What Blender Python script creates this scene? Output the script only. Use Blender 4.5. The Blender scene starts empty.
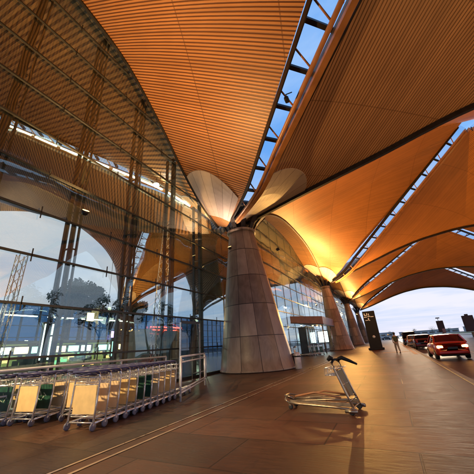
import bpy, math, random
import numpy as np
from mathutils import Vector, Matrix
random.seed(7)
R = math.radians
PI = math.pi
sc = bpy.context.scene
COL = sc.collection

# ------------------------------------------------------------------ mesh helpers
class MB:
    """collects shapes, then becomes ONE mesh object"""
    def __init__(s):
        s.v = []; s.f = []; s.uv = []; s.sm = []
    def add(s, vs, fs, uvs=None, smooth=False):
        o = len(s.v)
        s.v += [tuple(p) for p in vs]
        s.f += [tuple(i + o for i in f) for f in fs]
        s.uv += list(uvs) if uvs is not None else [(0.0, 0.0)] * len(vs)
        s.sm += [smooth] * len(fs)
        return s
    def box(s, c, d, rz=0.0, M=None):
        x, y, z = d[0] / 2, d[1] / 2, d[2] / 2
        cs, sn = math.cos(rz), math.sin(rz)
        vs = []
        for k in (-1, 1):
            for (i, j) in ((-1, -1), (1, -1), (1, 1), (-1, 1)):
                p = Vector((i * x * cs - j * y * sn, i * x * sn + j * y * cs, k * z))
                if M: p = M @ p
                vs.append((p.x + c[0], p.y + c[1], p.z + c[2]))
        return s.add(vs, [(3, 2, 1, 0), (4, 5, 6, 7), (0, 1, 5, 4), (1, 2, 6, 5), (2, 3, 7, 6), (3, 0, 4, 7)])
    def bbox(s, c, d, b=0.02, rz=0.0):
        """bevelled box"""
        x, y, z = d[0] / 2, d[1] / 2, d[2] / 2
        b = min(b, x * .9, y * .9, z * .9)
        cs, sn = math.cos(rz), math.sin(rz)
        vs = []
        for (zz, ins) in ((-z, b), (-z + b, 0), (z - b, 0), (z, b)):
            xx, yy = x - ins, y - ins
            for (i, j) in ((-xx + b, -yy), (xx - b, -yy), (xx, -yy + b), (xx, yy - b), (xx - b, yy), (-xx + b, yy), (-xx, yy - b), (-xx, -yy + b)):
                vs.append((c[0] + i * cs - j * sn, c[1] + i * sn + j * cs, c[2] + zz))
        fs = [tuple(range(7, -1, -1)), tuple(range(24, 32))]
        for k in range(3):
            for i in range(8):
                a = k * 8 + i; b2 = k * 8 + (i + 1) % 8
                fs.append((a, b2, b2 + 8, a + 8))
        return s.add(vs, fs)
    def bar(s, a, b, w, h=None, up=(0, 0, 1)):
        """rectangular bar from a to b"""
        h = h or w
        a, b = Vector(a), Vector(b); t = (b - a)
        if t.length < 1e-6: return s
        t.normalize(); u = Vector(up)
        if abs(t.dot(u)) > .99: u = Vector((0, 1, 0))
        sd = t.cross(u).normalized(); u = sd.cross(t)
        vs = []
        for p in (a, b):
            for (i, j) in ((-1, -1), (1, -1), (1, 1), (-1, 1)):
                vs.append(p + sd * (i * w / 2) + u * (j * h / 2))
        return s.add(vs, [(0, 1, 2, 3), (7, 6, 5, 4), (4, 5, 1, 0), (5, 6, 2, 1), (6, 7, 3, 2), (7, 4, 0, 3)])
    def tube(s, pts, r, n=8, closed=False, caps=True):
        pts = [Vector(p) for p in pts]
        m = len(pts)
        rr = r if hasattr(r, '__len__') else [r] * m
        vs = []; fs = []
        prev = None
        for i, p in enumerate(pts):
            if closed: t = pts[(i + 1) % m] - pts[i - 1]
            else: t = pts[min(i + 1, m - 1)] - pts[max(i - 1, 0)]
            t.normalize()
            if prev is None:
                u = Vector((0, 0, 1)) if abs(t.z) < .9 else Vector((1, 0, 0))
            else: u = prev
            sd = t.cross(u)
            if sd.length < 1e-5: sd = t.cross(Vector((0, 1, 0)))
            sd.normalize(); u = sd.cross(t).normalized(); prev = u
            for k in range(n):
                a = 2 * PI * k / n
                vs.append(p + (sd * math.cos(a) + u * math.sin(a)) * rr[i])
        q = m if closed else m - 1
        for i in range(q):
            for k in range(n):
                a = i * n + k; b = i * n + (k + 1) % n
                c = ((i + 1) % m) * n + (k + 1) % n; d = ((i + 1) % m) * n + k
                fs.append((a, d, c, b))
        if caps and not closed:
            fs.append(tuple(range(n)))
            fs.append(tuple((m - 1) * n + k for k in range(n - 1, -1, -1)))
        return s.add(vs, fs, smooth=(n > 4))
    def sweep(s, pts, w, h):
        """one continuous rectangular section along a path, its sides upright"""
        m = len(pts); pts = [Vector(p) for p in pts]; vs = []; fs = []
        ww = w if hasattr(w, '__len__') else [w] * m
        for i, p in enumerate(pts):
            t = pts[min(i + 1, m - 1)] - pts[max(i - 1, 0)]
            n = Vector((-t.y, t.x, 0)).normalized()
            for (a, b) in ((-1, -1), (1, -1), (1, 1), (-1, 1)): vs.append(p + n * (a * ww[i] / 2) + Vector((0, 0, b * h / 2)))
        for i in range(m - 1):
            for k in range(4): fs.append((i * 4 + k, i * 4 + (k + 1) % 4, i * 4 + 4 + (k + 1) % 4, i * 4 + 4 + k))
        fs += [(0, 1, 2, 3), (m * 4 - 1, m * 4 - 2, m * 4 - 3, m * 4 - 4)]
        return s.add(vs, fs)
    def lathe(s, prof, c=(0, 0, 0), n=32, axis='z', shift=None, cap=True):
        """prof: list of (r, z); shift(z)->(dx,dy)"""
        vs = []; uv = []; fs = []
        for (r, z) in prof:
            dx, dy = shift(z) if shift else (0, 0)
            for k in range(n + 1):
                a = 2 * PI * k / n
                if axis == 'z': p = (c[0] + dx + r * math.cos(a), c[1] + dy + r * math.sin(a), c[2] + z)
                elif axis == 'y': p = (c[0] + r * math.cos(a), c[1] + z, c[2] + r * math.sin(a))
                else: p = (c[0] + z, c[1] + r * math.cos(a), c[2] + r * math.sin(a))
                vs.append(p); uv.append((k / n, z))
        m = len(prof)
        for i in range(m - 1):
            for k in range(n):
                a = i * (n + 1) + k
                fs.append((a, a + 1, a + n + 2, a + n + 1))
        if cap:
            fs.append(tuple(range(n - 1, -1, -1)))
            fs.append(tuple((m - 1) * (n + 1) + k for k in range(n)))
        return s.add(vs, fs, uv, smooth=True)
    def grid(s, P, UV, thick=None):
        """P[i][j] points; optional thickness upward, closed at the sides"""
        ni, nj = len(P), len(P[0])
        vs = [p for row in P for p in row]; uv = [u for row in UV for u in row]
        fs = [(i * nj + j, i * nj + j + 1, (i + 1) * nj + j + 1, (i + 1) * nj + j) for i in range(ni - 1) for j in range(nj - 1)]
        if thick:
            N = ni * nj
            vs = vs + [(p[0], p[1], p[2] + thick) for p in vs]; uv = uv + uv
            fs2 = [tuple(reversed([k + N for k in f])) for f in fs]
            rim = [(j, j + 1) for j in range(nj - 1)] + [((ni - 1) * nj + j, (ni - 1) * nj + j + 1) for j in range(nj - 1)]
            rim += [(i * nj, (i + 1) * nj) for i in range(ni - 1)] + [(i * nj + nj - 1, (i + 1) * nj + nj - 1) for i in range(ni - 1)]
            fs = fs + fs2 + [(b, a, a + N, b + N) for (a, b) in rim]
            o = len(s.v); s.add(vs, fs, uv, smooth=False)
            return s
        return s.add(vs, fs, uv, smooth=True)
    def build(s, name, mat=None, parent=None, loc=None):
        me = bpy.data.meshes.new(name)
        me.from_pydata(s.v, [], s.f)
        uvl = me.uv_layers.new(name='UVMap')
        vi = np.zeros(len(me.loops), dtype=np.int32); me.loops.foreach_get('vertex_index', vi)
        uva = np.array(s.uv, dtype=np.float32)[vi]
        uvl.data.foreach_set('uv', uva.ravel())
        me.polygons.foreach_set('use_smooth', s.sm)
        me.update()
        o = bpy.data.objects.new(name, me); COL.objects.link(o)
        if mat: me.materials.append(mat)
        if parent: o.parent = parent
        if loc: o.location = loc
        return o

def thing(name, label, cat, loc=(0, 0, 0), rz=0.0, group=None):
    o = bpy.data.objects.new(name, None); COL.objects.link(o)
    o.location = loc; o.rotation_euler = (0, 0, rz); o.empty_display_size = .2
    o['label'] = label; o['category'] = cat
    if group: o['group'] = group
    return o
def tag(o, label, cat, group=None, kind=None):
    if label: o['label'] = label
    if cat: o['category'] = cat
    if group: o['group'] = group
    if kind: o['kind'] = kind
    return o
def struct(o, label=None, cat=None, kind='structure'):
    o['kind'] = kind
    if label: o['label'] = label
    if cat: o['category'] = cat
    return o
KIDS = {}
def children(o): return [c for c in bpy.data.objects if c.parent == o]
def copy_tree(o, parent=None):
    c = o.copy(); COL.objects.link(c); c.parent = parent
    for ch in children(o): copy_tree(ch, c)
    return c

# ------------------------------------------------------------------ materials
def mat(name, col=(.5, .5, .5), rough=.5, metal=0.0, spec=.5, emit=None, es=0.0, noise=None, bump=0.0, bscale=20, coat=0.0):
    m = bpy.data.materials.new(name); m.use_nodes = True
    nt = m.node_tree; b = nt.nodes['Principled BSDF']
    b.inputs['Base Color'].default_value = (*col, 1)
    b.inputs['Roughness'].default_value = rough; b.inputs['Metallic'].default_value = metal
    b.inputs['Specular IOR Level'].default_value = spec
    b.inputs['Coat Weight'].default_value = coat
    if emit:
        b.inputs['Emission Color'].default_value = (*emit, 1); b.inputs['Emission Strength'].default_value = es
    N = nt.nodes; L = nt.links
    tc = N.new('ShaderNodeTexCoord')
    if noise:
        sc_, amt = noise
        n = N.new('ShaderNodeTexNoise'); n.inputs['Scale'].default_value = sc_; n.inputs['Detail'].default_value = 5
        L.new(tc.outputs['Object'], n.inputs['Vector'])
        mr = N.new('ShaderNodeMapRange'); mr.inputs[3].default_value = 1 - amt; mr.inputs[4].default_value = 1 + amt
        mr.inputs[1].default_value = .3; mr.inputs[2].default_value = .7
        L.new(n.outputs[0], mr.inputs[0])
        mx = N.new('ShaderNodeVectorMath'); mx.operation = 'SCALE'; mx.inputs[0].default_value = col
        L.new(mr.outputs[0], mx.inputs['Scale']); L.new(mx.outputs[0], b.inputs['Base Color'])
        r2 = N.new('ShaderNodeMapRange'); r2.inputs[3].default_value = max(0, rough - .12); r2.inputs[4].default_value = min(1, rough + .12)
        L.new(n.outputs[0], r2.inputs[0]); L.new(r2.outputs[0], b.inputs['Roughness'])
    if bump:
        n2 = N.new('ShaderNodeTexNoise'); n2.inputs['Scale'].default_value = bscale; n2.inputs['Detail'].default_value = 4
        L.new(tc.outputs['Object'], n2.inputs['Vector'])
        bp = N.new('ShaderNodeBump'); bp.inputs['Strength'].default_value = bump; bp.inputs['Distance'].default_value = .02
        L.new(n2.outputs[0], bp.inputs['Height']); L.new(bp.outputs[0], b.inputs['Normal'])
    return m

def math_node(nt, op, a, b=None, c=None):
    n = nt.nodes.new('ShaderNodeMath'); n.operation = op
    for i, x in enumerate((a, b, c)):
        if x is None: continue
        if isinstance(x, (int, float)): n.inputs[i].default_value = x
        else: nt.links.new(x, n.inputs[i])
    return n.outputs[0]

def mixcol(nt, fac, a, b):
    n = nt.nodes.new('ShaderNodeMix'); n.data_type = 'RGBA'
    if isinstance(fac, (int, float)): n.inputs[0].default_value = fac
    else: nt.links.new(fac, n.inputs[0])
    for i, x in ((6, a), (7, b)):
        if isinstance(x, tuple): n.inputs[i].default_value = (*x, 1)
        else: nt.links.new(x, n.inputs[i])
    return n.outputs[2]

def slat_mat(name, col, gap, pitch=.24, gapw=.26, rough=.45, varamt=.25):
    """wood slat ceiling: U across the slats, V along them, in metres"""
    m = bpy.data.materials.new(name); m.use_nodes = True
    nt = m.node_tree; N = nt.nodes; L = nt.links; b = N['Principled BSDF']
    uv = N.new('ShaderNodeUVMap'); sp = N.new('ShaderNodeSeparateXYZ'); L.new(uv.outputs[0], sp.inputs[0])
    U = math_node(nt, 'DIVIDE', sp.outputs[0], pitch)
    fr = math_node(nt, 'FRACT', U); fl = math_node(nt, 'FLOOR', U)
    d = math_node(nt, 'ABSOLUTE', math_node(nt, 'SUBTRACT', fr, .5))
    mr = N.new('ShaderNodeMapRange'); mr.inputs[1].default_value = gapw / 2; mr.inputs[2].default_value = gapw / 2 + .1
    L.new(d, mr.inputs[0])                                 # 0 in the gap, 1 on the slat
    wn = N.new('ShaderNodeTexWhiteNoise'); wn.noise_dimensions = '1D'; L.new(fl, wn.inputs['W'])
    # seams across the slats
    V = math_node(nt, 'FRACT', math_node(nt, 'DIVIDE', sp.outputs[1], 4.6))
    seam = math_node(nt, 'LESS_THAN', V, .012)
    tc = N.new('ShaderNodeTexCoord')
    n = N.new('ShaderNodeTexNoise'); n.inputs['Scale'].default_value = .45; n.inputs['Detail'].default_value = 4
    L.new(tc.outputs['Object'], n.inputs['Vector'])
    a1 = math_node(nt, 'MULTIPLY', wn.outputs[0], varamt)
    a2 = math_node(nt, 'MULTIPLY', n.outputs[0], .5)
    cu = math_node(nt, 'FLOOR', math_node(nt, 'DIVIDE', sp.outputs[0], pitch * 14)); cv = math_node(nt, 'FLOOR', math_node(nt, 'DIVIDE', sp.outputs[1], 4.6))
    wp = N.new('ShaderNodeTexWhiteNoise'); wp.noise_dimensions = '1D'; L.new(math_node(nt, 'ADD', math_node(nt, 'MULTIPLY', cu, 5.37), cv), wp.inputs['W'])
    a2 = math_node(nt, 'ADD', a2, math_node(nt, 'MULTIPLY', wp.outputs[0], .16))
    br = math_node(nt, 'ADD', math_node(nt, 'ADD', a1, a2), .58)
    sv = N.new('ShaderNodeVectorMath'); sv.operation = 'SCALE'; sv.inputs[0].default_value = col; L.new(br, sv.inputs['Scale'])
    c1 = mixcol(nt, mr.outputs[0], gap, sv.outputs[0])
    c2 = mixcol(nt, math_node(nt, 'MULTIPLY', seam, .6), c1, gap)
    L.new(c2, b.inputs['Base Color'])
    b.inputs['Roughness'].default_value = rough
    bp = N.new('ShaderNodeBump'); bp.inputs['Strength'].default_value = .5; bp.inputs['Distance'].default_value = .03
    L.new(mr.outputs[0], bp.inputs['Height']); L.new(bp.outputs[0], b.inputs['Normal'])
    return m

def glass_mat(name, tint=(.8, .85, .85), ior=1.9, mix_add=0.0, rough=0.0, warp=0.0):
    m = bpy.data.materials.new(name); m.use_nodes = True
    nt = m.node_tree; N = nt.nodes; L = nt.links
    N.remove(N['Principled BSDF'])
    tr = N.new('ShaderNodeBsdfTransparent'); tr.inputs[0].default_value = (*tint, 1)
    gl = N.new('ShaderNodeBsdfGlossy'); gl.inputs['Roughness'].default_value = rough; gl.inputs[0].default_value = (.95, .97, 1, 1)
    fr = N.new('ShaderNodeFresnel'); fr.inputs[0].default_value = ior
    if warp:                                   # panes are never quite flat
        tc = N.new('ShaderNodeTexCoord'); wn = N.new('ShaderNodeTexNoise'); wn.inputs['Scale'].default_value = .5; wn.inputs['Detail'].default_value = 1
        L.new(tc.outputs['Object'], wn.inputs['Vector'])
        bp = N.new('ShaderNodeBump'); bp.inputs['Strength'].default_value = .35; bp.inputs['Distance'].default_value = warp
        L.new(wn.outputs[0], bp.inputs['Height']); L.new(bp.outputs[0], gl.inputs['Normal'])
    ge = N.new('ShaderNodeNewGeometry')
    f = math_node(nt, 'MULTIPLY', math_node(nt, 'ADD', fr.outputs[0], mix_add), math_node(nt, 'SUBTRACT', 1.0, ge.outputs['Backfacing']))
    f = math_node(nt, 'MINIMUM', f, 1.0)
    mx = N.new('ShaderNodeMixShader'); L.new(f, mx.inputs[0]); L.new(tr.outputs[0], mx.inputs[1]); L.new(gl.outputs[0], mx.inputs[2])
    L.new(mx.outputs[0], N['Material Output'].inputs[0])
    return m

def column_mat(name, cA, cB, joint, rings=1.9, segs=12):
    m = bpy.data.materials.new(name); m.use_nodes = True
    nt = m.node_tree; N = nt.nodes; L = nt.links; b = N['Principled BSDF']
    uv = N.new('ShaderNodeUVMap'); sp = N.new('ShaderNodeSeparateXYZ'); L.new(uv.outputs[0], sp.inputs[0])
    fu = math_node(nt, 'FRACT', math_node(nt, 'MULTIPLY', sp.outputs[0], segs))
    fv = math_node(nt, 'FRACT', math_node(nt, 'DIVIDE', sp.outputs[1], rings))
    lv = math_node(nt, 'LESS_THAN', fv, .022); lu = math_node(nt, 'LESS_THAN', fu, .03)
    ln = math_node(nt, 'MAXIMUM', lv, lu)
    cu = math_node(nt, 'FLOOR', math_node(nt, 'MULTIPLY', sp.outputs[0], segs))
    cv = math_node(nt, 'FLOOR', math_node(nt, 'DIVIDE', sp.outputs[1], rings))
    wn = N.new('ShaderNodeTexWhiteNoise'); wn.noise_dimensions = '1D'
    L.new(math_node(nt, 'ADD', math_node(nt, 'MULTIPLY', cu, 7.31), cv), wn.inputs['W'])
    tc = N.new('ShaderNodeTexCoord'); mp = N.new('ShaderNodeMapping'); mp.inputs['Scale'].default_value = (1.2, 1.2, .45)
    mp.inputs['Rotation'].default_value = (0, .35, 0)
    L.new(tc.outputs['Object'], mp.inputs[0])
    n = N.new('ShaderNodeTexNoise'); n.inputs['Scale'].default_value = 1.6; n.inputs['Detail'].default_value = 7; n.inputs['Distortion'].default_value = 1.2
    n.inputs['Roughness'].default_value = .65
    L.new(mp.outputs[0], n.inputs['Vector'])
    f = math_node(nt, 'ADD', math_node(nt, 'MULTIPLY', n.outputs[0], 1.3), math_node(nt, 'MULTIPLY', wn.outputs[0], .8))
    f = math_node(nt, 'SUBTRACT', f, .6)
    c1 = mixcol(nt, f, cA, cB)
    c2 = mixcol(nt, ln, c1, joint)
    L.new(c2, b.inputs['Base Color'])
    b.inputs['Roughness'].default_value = .42
    bp = N.new('ShaderNodeBump'); bp.inputs['Strength'].default_value = .6; bp.inputs['Distance'].default_value = .03
    L.new(math_node(nt, 'SUBTRACT', 1.0, ln), bp.inputs['Height']); L.new(bp.outputs[0], b.inputs['Normal'])
    return m

def paving_mat(name, cA, cB, joint, bw=1.2, bh=2.4, rough=.3, streak=True):
    m = bpy.data.materials.new(name); m.use_nodes = True
    nt = m.node_tree; N = nt.nodes; L = nt.links; b = N['Principled BSDF']
    tc = N.new('ShaderNodeTexCoord')
    mp = N.new('ShaderNodeMapping'); mp.inputs['Rotation'].default_value = (0, 0, 0)
    L.new(tc.outputs['Object'], mp.inputs[0])
    br = N.new('ShaderNodeTexBrick'); br.offset = 0.5; br.inputs['Scale'].default_value = 1
    br.inputs['Brick Width'].default_value = bw; br.inputs['Row Height'].default_value = bh
    br.inputs['Mortar Size'].default_value = .014; br.inputs['Mortar Smooth'].default_value = .3
    br.inputs['Color1'].default_value = (.62, .62, .62, 1); br.inputs['Color2'].default_value = (1.2, 1.2, 1.2, 1); br.inputs['Mortar'].default_value = (.3, .3, .3, 1)
    L.new(mp.outputs[0], br.inputs['Vector'])
    n = N.new('ShaderNodeTexNoise'); n.inputs['Scale'].default_value = .7; n.inputs['Detail'].default_value = 8; n.inputs['Roughness'].default_value = .65
    L.new(tc.outputs['Object'], n.inputs['Vector'])
    mp2 = N.new('ShaderNodeMapping'); mp2.inputs['Scale'].default_value = (2.0, 26.0, 1.0); L.new(tc.outputs['Object'], mp2.inputs[0])
    n2 = N.new('ShaderNodeTexNoise'); n2.inputs['Scale'].default_value = 1.3; n2.inputs['Detail'].default_value = 6; n2.inputs['Roughness'].default_value = .7
    L.new(mp2.outputs[0], n2.inputs['Vector'])
    rm = N.new('ShaderNodeMapRange'); rm.inputs[1].default_value = .3; rm.inputs[2].default_value = .72; L.new(n.outputs[0], rm.inputs[0])
    base = mixcol(nt, rm.outputs[0], cA, cB)
    st = N.new('ShaderNodeMapRange'); st.inputs[1].default_value = .3; st.inputs[2].default_value = .7; st.inputs[3].default_value = .5; st.inputs[4].default_value = 1.5
    L.new(n2.outputs[0], st.inputs[0])
    sv = N.new('ShaderNodeVectorMath'); sv.operation = 'SCALE'; L.new(base, sv.inputs[0]); L.new(st.outputs[0], sv.inputs['Scale'])
    mu = N.new('ShaderNodeVectorMath'); mu.operation = 'MULTIPLY'; L.new(sv.outputs[0], mu.inputs[0]); L.new(br.outputs[0], mu.inputs[1])
    vo = N.new('ShaderNodeTexVoronoi'); vo.inputs['Scale'].default_value = 1.7; L.new(tc.outputs['Object'], vo.inputs['Vector'])
    gum = math_node(nt, 'LESS_THAN', vo.outputs['Distance'], .035)
    mp3 = N.new('ShaderNodeMapping'); mp3.inputs['Scale'].default_value = (3.2, .35, 1); mp3.inputs['Rotation'].default_value = (0, 0, .12); L.new(tc.outputs['Object'], mp3.inputs[0])
    n3 = N.new('ShaderNodeTexNoise'); n3.inputs['Scale'].default_value = 1.0; n3.inputs['Detail'].default_value = 9; n3.inputs['Roughness'].default_value = .75; L.new(mp3.outputs[0], n3.inputs['Vector'])
    sc3 = N.new('ShaderNodeMapRange'); sc3.inputs[1].default_value = .56; sc3.inputs[2].default_value = .68; L.new(n3.outputs[0], sc3.inputs[0])
    wear = math_node(nt, 'MAXIMUM', math_node(nt, 'MULTIPLY', gum, .6), math_node(nt, 'MULTIPLY', sc3.outputs[0], .5))
    L.new(mixcol(nt, wear, mu.outputs[0], joint), b.inputs['Base Color'])
    rr = N.new('ShaderNodeMapRange'); rr.inputs[1].default_value = .3; rr.inputs[2].default_value = .7; rr.inputs[3].default_value = rough - .1; rr.inputs[4].default_value = rough + .16
    L.new(n2.outputs[0], rr.inputs[0]); L.new(rr.outputs[0], b.inputs['Roughness'])
    bp = N.new('ShaderNodeBump'); bp.inputs['Strength'].default_value = .5; bp.inputs['Distance'].default_value = .012
    hh = math_node(nt, 'ADD', n2.outputs[0], math_node(nt, 'MULTIPLY', br.outputs[1], -1.0))
    L.new(hh, bp.inputs['Height']); L.new(bp.outputs[0], b.inputs['Normal'])
    b.inputs['Specular IOR Level'].default_value = .28
    return m

M = {}
M['slat_orange'] = slat_mat('wood_slat_orange', (.54, .24, .09), (.14, .048, .018), pitch=.125, gapw=.3)
M['slat_fine'] = slat_mat('wood_slat_fine', (.46, .19, .065), (.20, .075, .025), pitch=.15, gapw=.2)
M['slat_dimlit'] = slat_mat('wood_slat_dimlit', (.54, .30, .17), (.20, .095, .05), pitch=.18, gapw=.22)  # same slats as the orange ones; weaker warm light put into the colour
M['slat_inner'] = slat_mat('wood_slat_inner', (.40, .21, .085), (.06, .025, .01), pitch=.26, gapw=.34)
M['funnel'] = column_mat('funnel_plaster', (.62, .52, .48), (.46, .36, .33), (.14, .10, .09), rings=50, segs=48)
M['column'] = column_mat('column_stone', (.17, .115, .09), (.44, .34, .28), (.03, .02, .018))
M['dark'] = mat('dark_steel', (.035, .03, .028), .45, .4, noise=(3, .3))
M['beam'] = mat('beam_wood', (.42, .18, .065), .4, noise=(2, .2))
M['pipe'] = mat('beam_pipe', (.45, .20, .09), .35, noise=(2, .15))
M['mull'] = mat('mullion_paint', (.05, .05, .045), .4, .5, noise=(4, .2))
M['glass'] = glass_mat('facade_glass', (.86, .90, .86), 2.1, .15, warp=.08)
M['skyglass'] = glass_mat('skylight_glass', (.88, .93, .97), 1.45)
M['clearpane'] = glass_mat('stand_pane', (.55, .6, .6), 1.6)
M['farglass'] = glass_mat('far_glass', (.22, .38, .55), 1.5)
M['white'] = mat('white_metal', (.72, .72, .74), .35, .3, noise=(5, .12))
M['chrome'] = mat('chrome', (.74, .73, .73), .25, .65, noise=(8, .15))
M['brass'] = mat('trolley_steel', (.42, .34, .25), .32, .9, noise=(9, .2))
M['yellow'] = mat('yellow_panel', (.90, .66, .30), .5, noise=(5, .12))
M['peach'] = mat('peach_panel', (.90, .68, .42), .5, noise=(5, .12))
M['green'] = mat('green_panel', (.02, .09, .065), .45, noise=(7, .4))
M['pale'] = mat('pale_mark', (.55, .68, .6), .5, noise=(20, .2))
M['handle'] = mat('handle_plastic', (.045, .042, .12), .4, noise=(10, .3))
M['black'] = mat('black_plastic', (.014, .014, .016), .55, 0.0, .25, noise=(10, .2))
M['rubber'] = mat('rubber', (.03, .03, .03), .7, noise=(20, .2))
M['wheelgrey'] = mat('wheel_grey', (.14, .14, .19), .45, noise=(20, .2))
M['khaki'] = mat('khaki_panel', (.20, .16, .05), .45, noise=(8, .25))
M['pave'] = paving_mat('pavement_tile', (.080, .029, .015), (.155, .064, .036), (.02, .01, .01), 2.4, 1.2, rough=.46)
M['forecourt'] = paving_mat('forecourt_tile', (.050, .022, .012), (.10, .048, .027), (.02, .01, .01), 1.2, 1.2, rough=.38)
M['inner'] = paving_mat('inner_tile', (.16, .15, .13), (.22, .2, .17), (.05, .05, .05), 1.2, 1.2, rough=.15)
M['road'] = mat('asphalt', (.065, .052, .048), .38, noise=(1.5, .35), bump=.4, bscale=60)
M['ground'] = mat('tarmac_ground', (.10, .10, .10), .8, noise=(.05, .3))
M['grass'] = mat('grass_ground', (.05, .08, .03), .9, noise=(.2, .4), bump=.3)
M['curb'] = mat('curb_stone', (.30, .24, .19), .6, noise=(3, .25), bump=.2)
M['paint'] = mat('road_paint', (.62, .60, .55), .6, noise=(4, .3))
M['ypaint'] = mat('yellow_paint', (.60, .40, .10), .6, noise=(4, .3))
M['strip'] = mat('floor_strip', (.42, .30, .22), .3, .3, noise=(4, .3))
M['canopy'] = mat('canopy_panel', (.30, .12, .05), .4, noise=(2, .2))
M['leaf'] = mat('leaf', (.035, .06, .025), .7, noise=(.8, .5))
M['bark'] = mat('bark', (.08, .06, .045), .85, noise=(3, .3))
M['screen'] = mat('screen_white', (.7, .8, .8), .4, emit=(.75, 1, .95), es=2.2)
M['screen_v'] = mat('screen_violet', (.5, .4, .8), .4, emit=(.55, .35, .9), es=2.5)
M['screen_g'] = mat('screen_mint', (.4, .8, .7), .4, emit=(.35, .9, .7), es=2.0)
M['screen_y'] = mat('screen_yellow', (.8, .7, .3), .4, emit=(1, .8, .35), es=3.5)
M['trail_glow'] = mat('red_trail_glow', (.8, .1, .08), .4, emit=(1, .08, .05), es=4)  # red glow in place of a mirrored tail-light trail
M['lampwhite'] = mat('lamp_white', (1, 1, 1), .4, emit=(1, .95, .8), es=60)
M['tube'] = mat('tube_light', (1, 1, 1), .4, emit=(.85, 1, .8), es=6)
M['lampwarm'] = mat('lamp_warm', (1, .8, .5), .4, emit=(1, .6, .2), es=12)
M['lampglow'] = mat('lamp_glow', (1, .8, .5), .4, emit=(1, .6, .2), es=3)
M['counter'] = mat('counter', (.22, .22, .20), .4, noise=(2, .3))
M['olive_glow'] = mat('shop_back_glow', (.25, .28, .12), .5, emit=(.45, .6, .2), es=.35, noise=(1, .3))  # wall glows by itself in place of shop lighting
M['goods_a'] = mat('goods_yellow_glow', (.7, .5, .15), .5, emit=(1, .75, .3), es=1.2)  # yellow and green goods also glow so they look lit
M['goods_b'] = mat('goods_green_glow', (.1, .4, .2), .5, emit=(.3, .9, .5), es=.8)
M['goods_c'] = mat('goods_dark', (.04, .05, .05), .5)
M['kiosk'] = mat('kiosk_dark', (.05, .055, .06), .35, noise=(2, .3))
M['bin'] = mat('bin_white', (.62, .56, .58), .4, .2, noise=(6, .15))

# ------------------------------------------------------------------ camera
CAM_H = 1.4; FPX = 275.0; ROLL = 4.0; SX, SY = 390.0, 336.0
s_ = np.array([SX - 237., 237. - SY, FPX]); s_ /= np.linalg.norm(s_)
a_ = np.array([-math.sin(R(ROLL)), math.cos(R(ROLL)), 0.]); b_ = np.array([0, 0, 1.])
up_ = a_ - (a_ @ s_) / (b_ @ s_) * b_; up_ /= np.linalg.norm(up_)
rt_ = np.cross(s_, up_)
if rt_[0] < 0: rt_ = -rt_
W2 = np.array([rt_, s_, up_])             # rows = world X,Y,Z seen in (right, up, fwd)
cd = bpy.data.cameras.new('camera'); cam = bpy.data.objects.new('camera', cd); COL.objects.link(cam)
mw = Matrix.Identity(4)
for i in range(3):
    mw[i][0] = W2[i][0]; mw[i][1] = W2[i][1]; mw[i][2] = -W2[i][2]
mw[0][3], mw[1][3], mw[2][3] = 0, 0, CAM_H
cam.matrix_world = mw
cd.sensor_width = 36; cd.lens = 36 * FPX / 474; cd.clip_start = .05; cd.clip_end = 6000
sc.camera = cam
# ------------------------------------------------------------------ roof vaults
def tab(pts):
    xs = np.array([p[0] for p in pts], float); ys = np.array([p[1] for p in pts], float)
    h = np.diff(xs); d = np.diff(ys) / h
    m = np.zeros(len(xs)); m[0] = d[0]; m[-1] = d[-1]
    for i in range(1, len(xs) - 1):
        m[i] = 0 if d[i - 1] * d[i] <= 0 else 2 * d[i - 1] * d[i] / (d[i - 1] + d[i])
    def f(x):
        x = min(max(x, xs[0]), xs[-1]); i = min(int(np.searchsorted(xs, x, side='right')) - 1, len(xs) - 2); i = max(i, 0)
        t = (x - xs[i]) / h[i]
        return float((2*t**3-3*t**2+1)*ys[i] + (t**3-2*t**2+t)*h[i]*m[i] + (-2*t**3+3*t**2)*ys[i+1] + (t**3-t**2)*h[i]*m[i+1])
    return f
XL, XR_ = -7.3, 32.0
YS = [17.2, 45.2, 73.2, 101.2]
eA = tab([(-9.6, 9.6), (-6.3, 10.4), (-3.3, 11.1), (1.7, 12.2), (7.3, 13.45), (12.3, 13.9), (18, 13.4), (24, 12.0), (32, 9.8)])
eB = tab([(-7.3, 9.9), (-3.5, 10.9), (.45, 12.2), (4.1, 13.35), (8, 14.2), (12.35, 14.6), (17, 14.2), (21, 13.3), (24.5, 12.0), (32, 9.8)])
eBack = lambda x: 10 + 4 * (1 - abs((x - 11.2) / 20.8) ** 1.8)
arcL = tab([(-21.2, 9.8), (-17, 12.5), (-10, 16.5), (-3, 18.0), (1.5, 18.0), (4.1, 17.5), (6.6, 16.8), (9.85, 14.5), (12.35, 12.2), (14.65, 10.6), (17.2, 9.6)])
def archY(y0, y1, lo, hi, p=1.9):
    c = (y0 + y1) / 2; h = (y1 - y0) / 2
    return lambda y: lo + (hi - lo) * (1 - abs((y - c) / h) ** p)
def archX(x0, x1, lo, hi, p=1.7):
    return archY(x0, x1, lo, hi, p)
dN = tab([(0, 9.4), (.1, 9.7), (.2, 10.4), (.3, 11.7), (.4, 13.1), (.5, 14.5), (.6, 15.9), (.8, 18.7), (1, 21.5)])
dM = tab([(0, 9.8), (.1, 10.7), (.2, 11.9), (.4, 13.9), (.6, 15.9), (.8, 17.9), (1, 19.8)])
dA = tab([(0, 9.5), (.1, 9.6), (.2, 9.85), (.3, 11.0), (.4, 12.18), (.5, 13.38), (.6, 14.57), (.75, 16.4), (1, 18.6)])
dL = tab([(0, 9.9), (.1, 12.3), (.2, 14.07), (.3, 15.33), (.5, 17.8), (.7, 20.4), (1, 23.8)])
dHi = tab([(0, 27), (.5, 25), (1, 23.8)])
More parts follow.
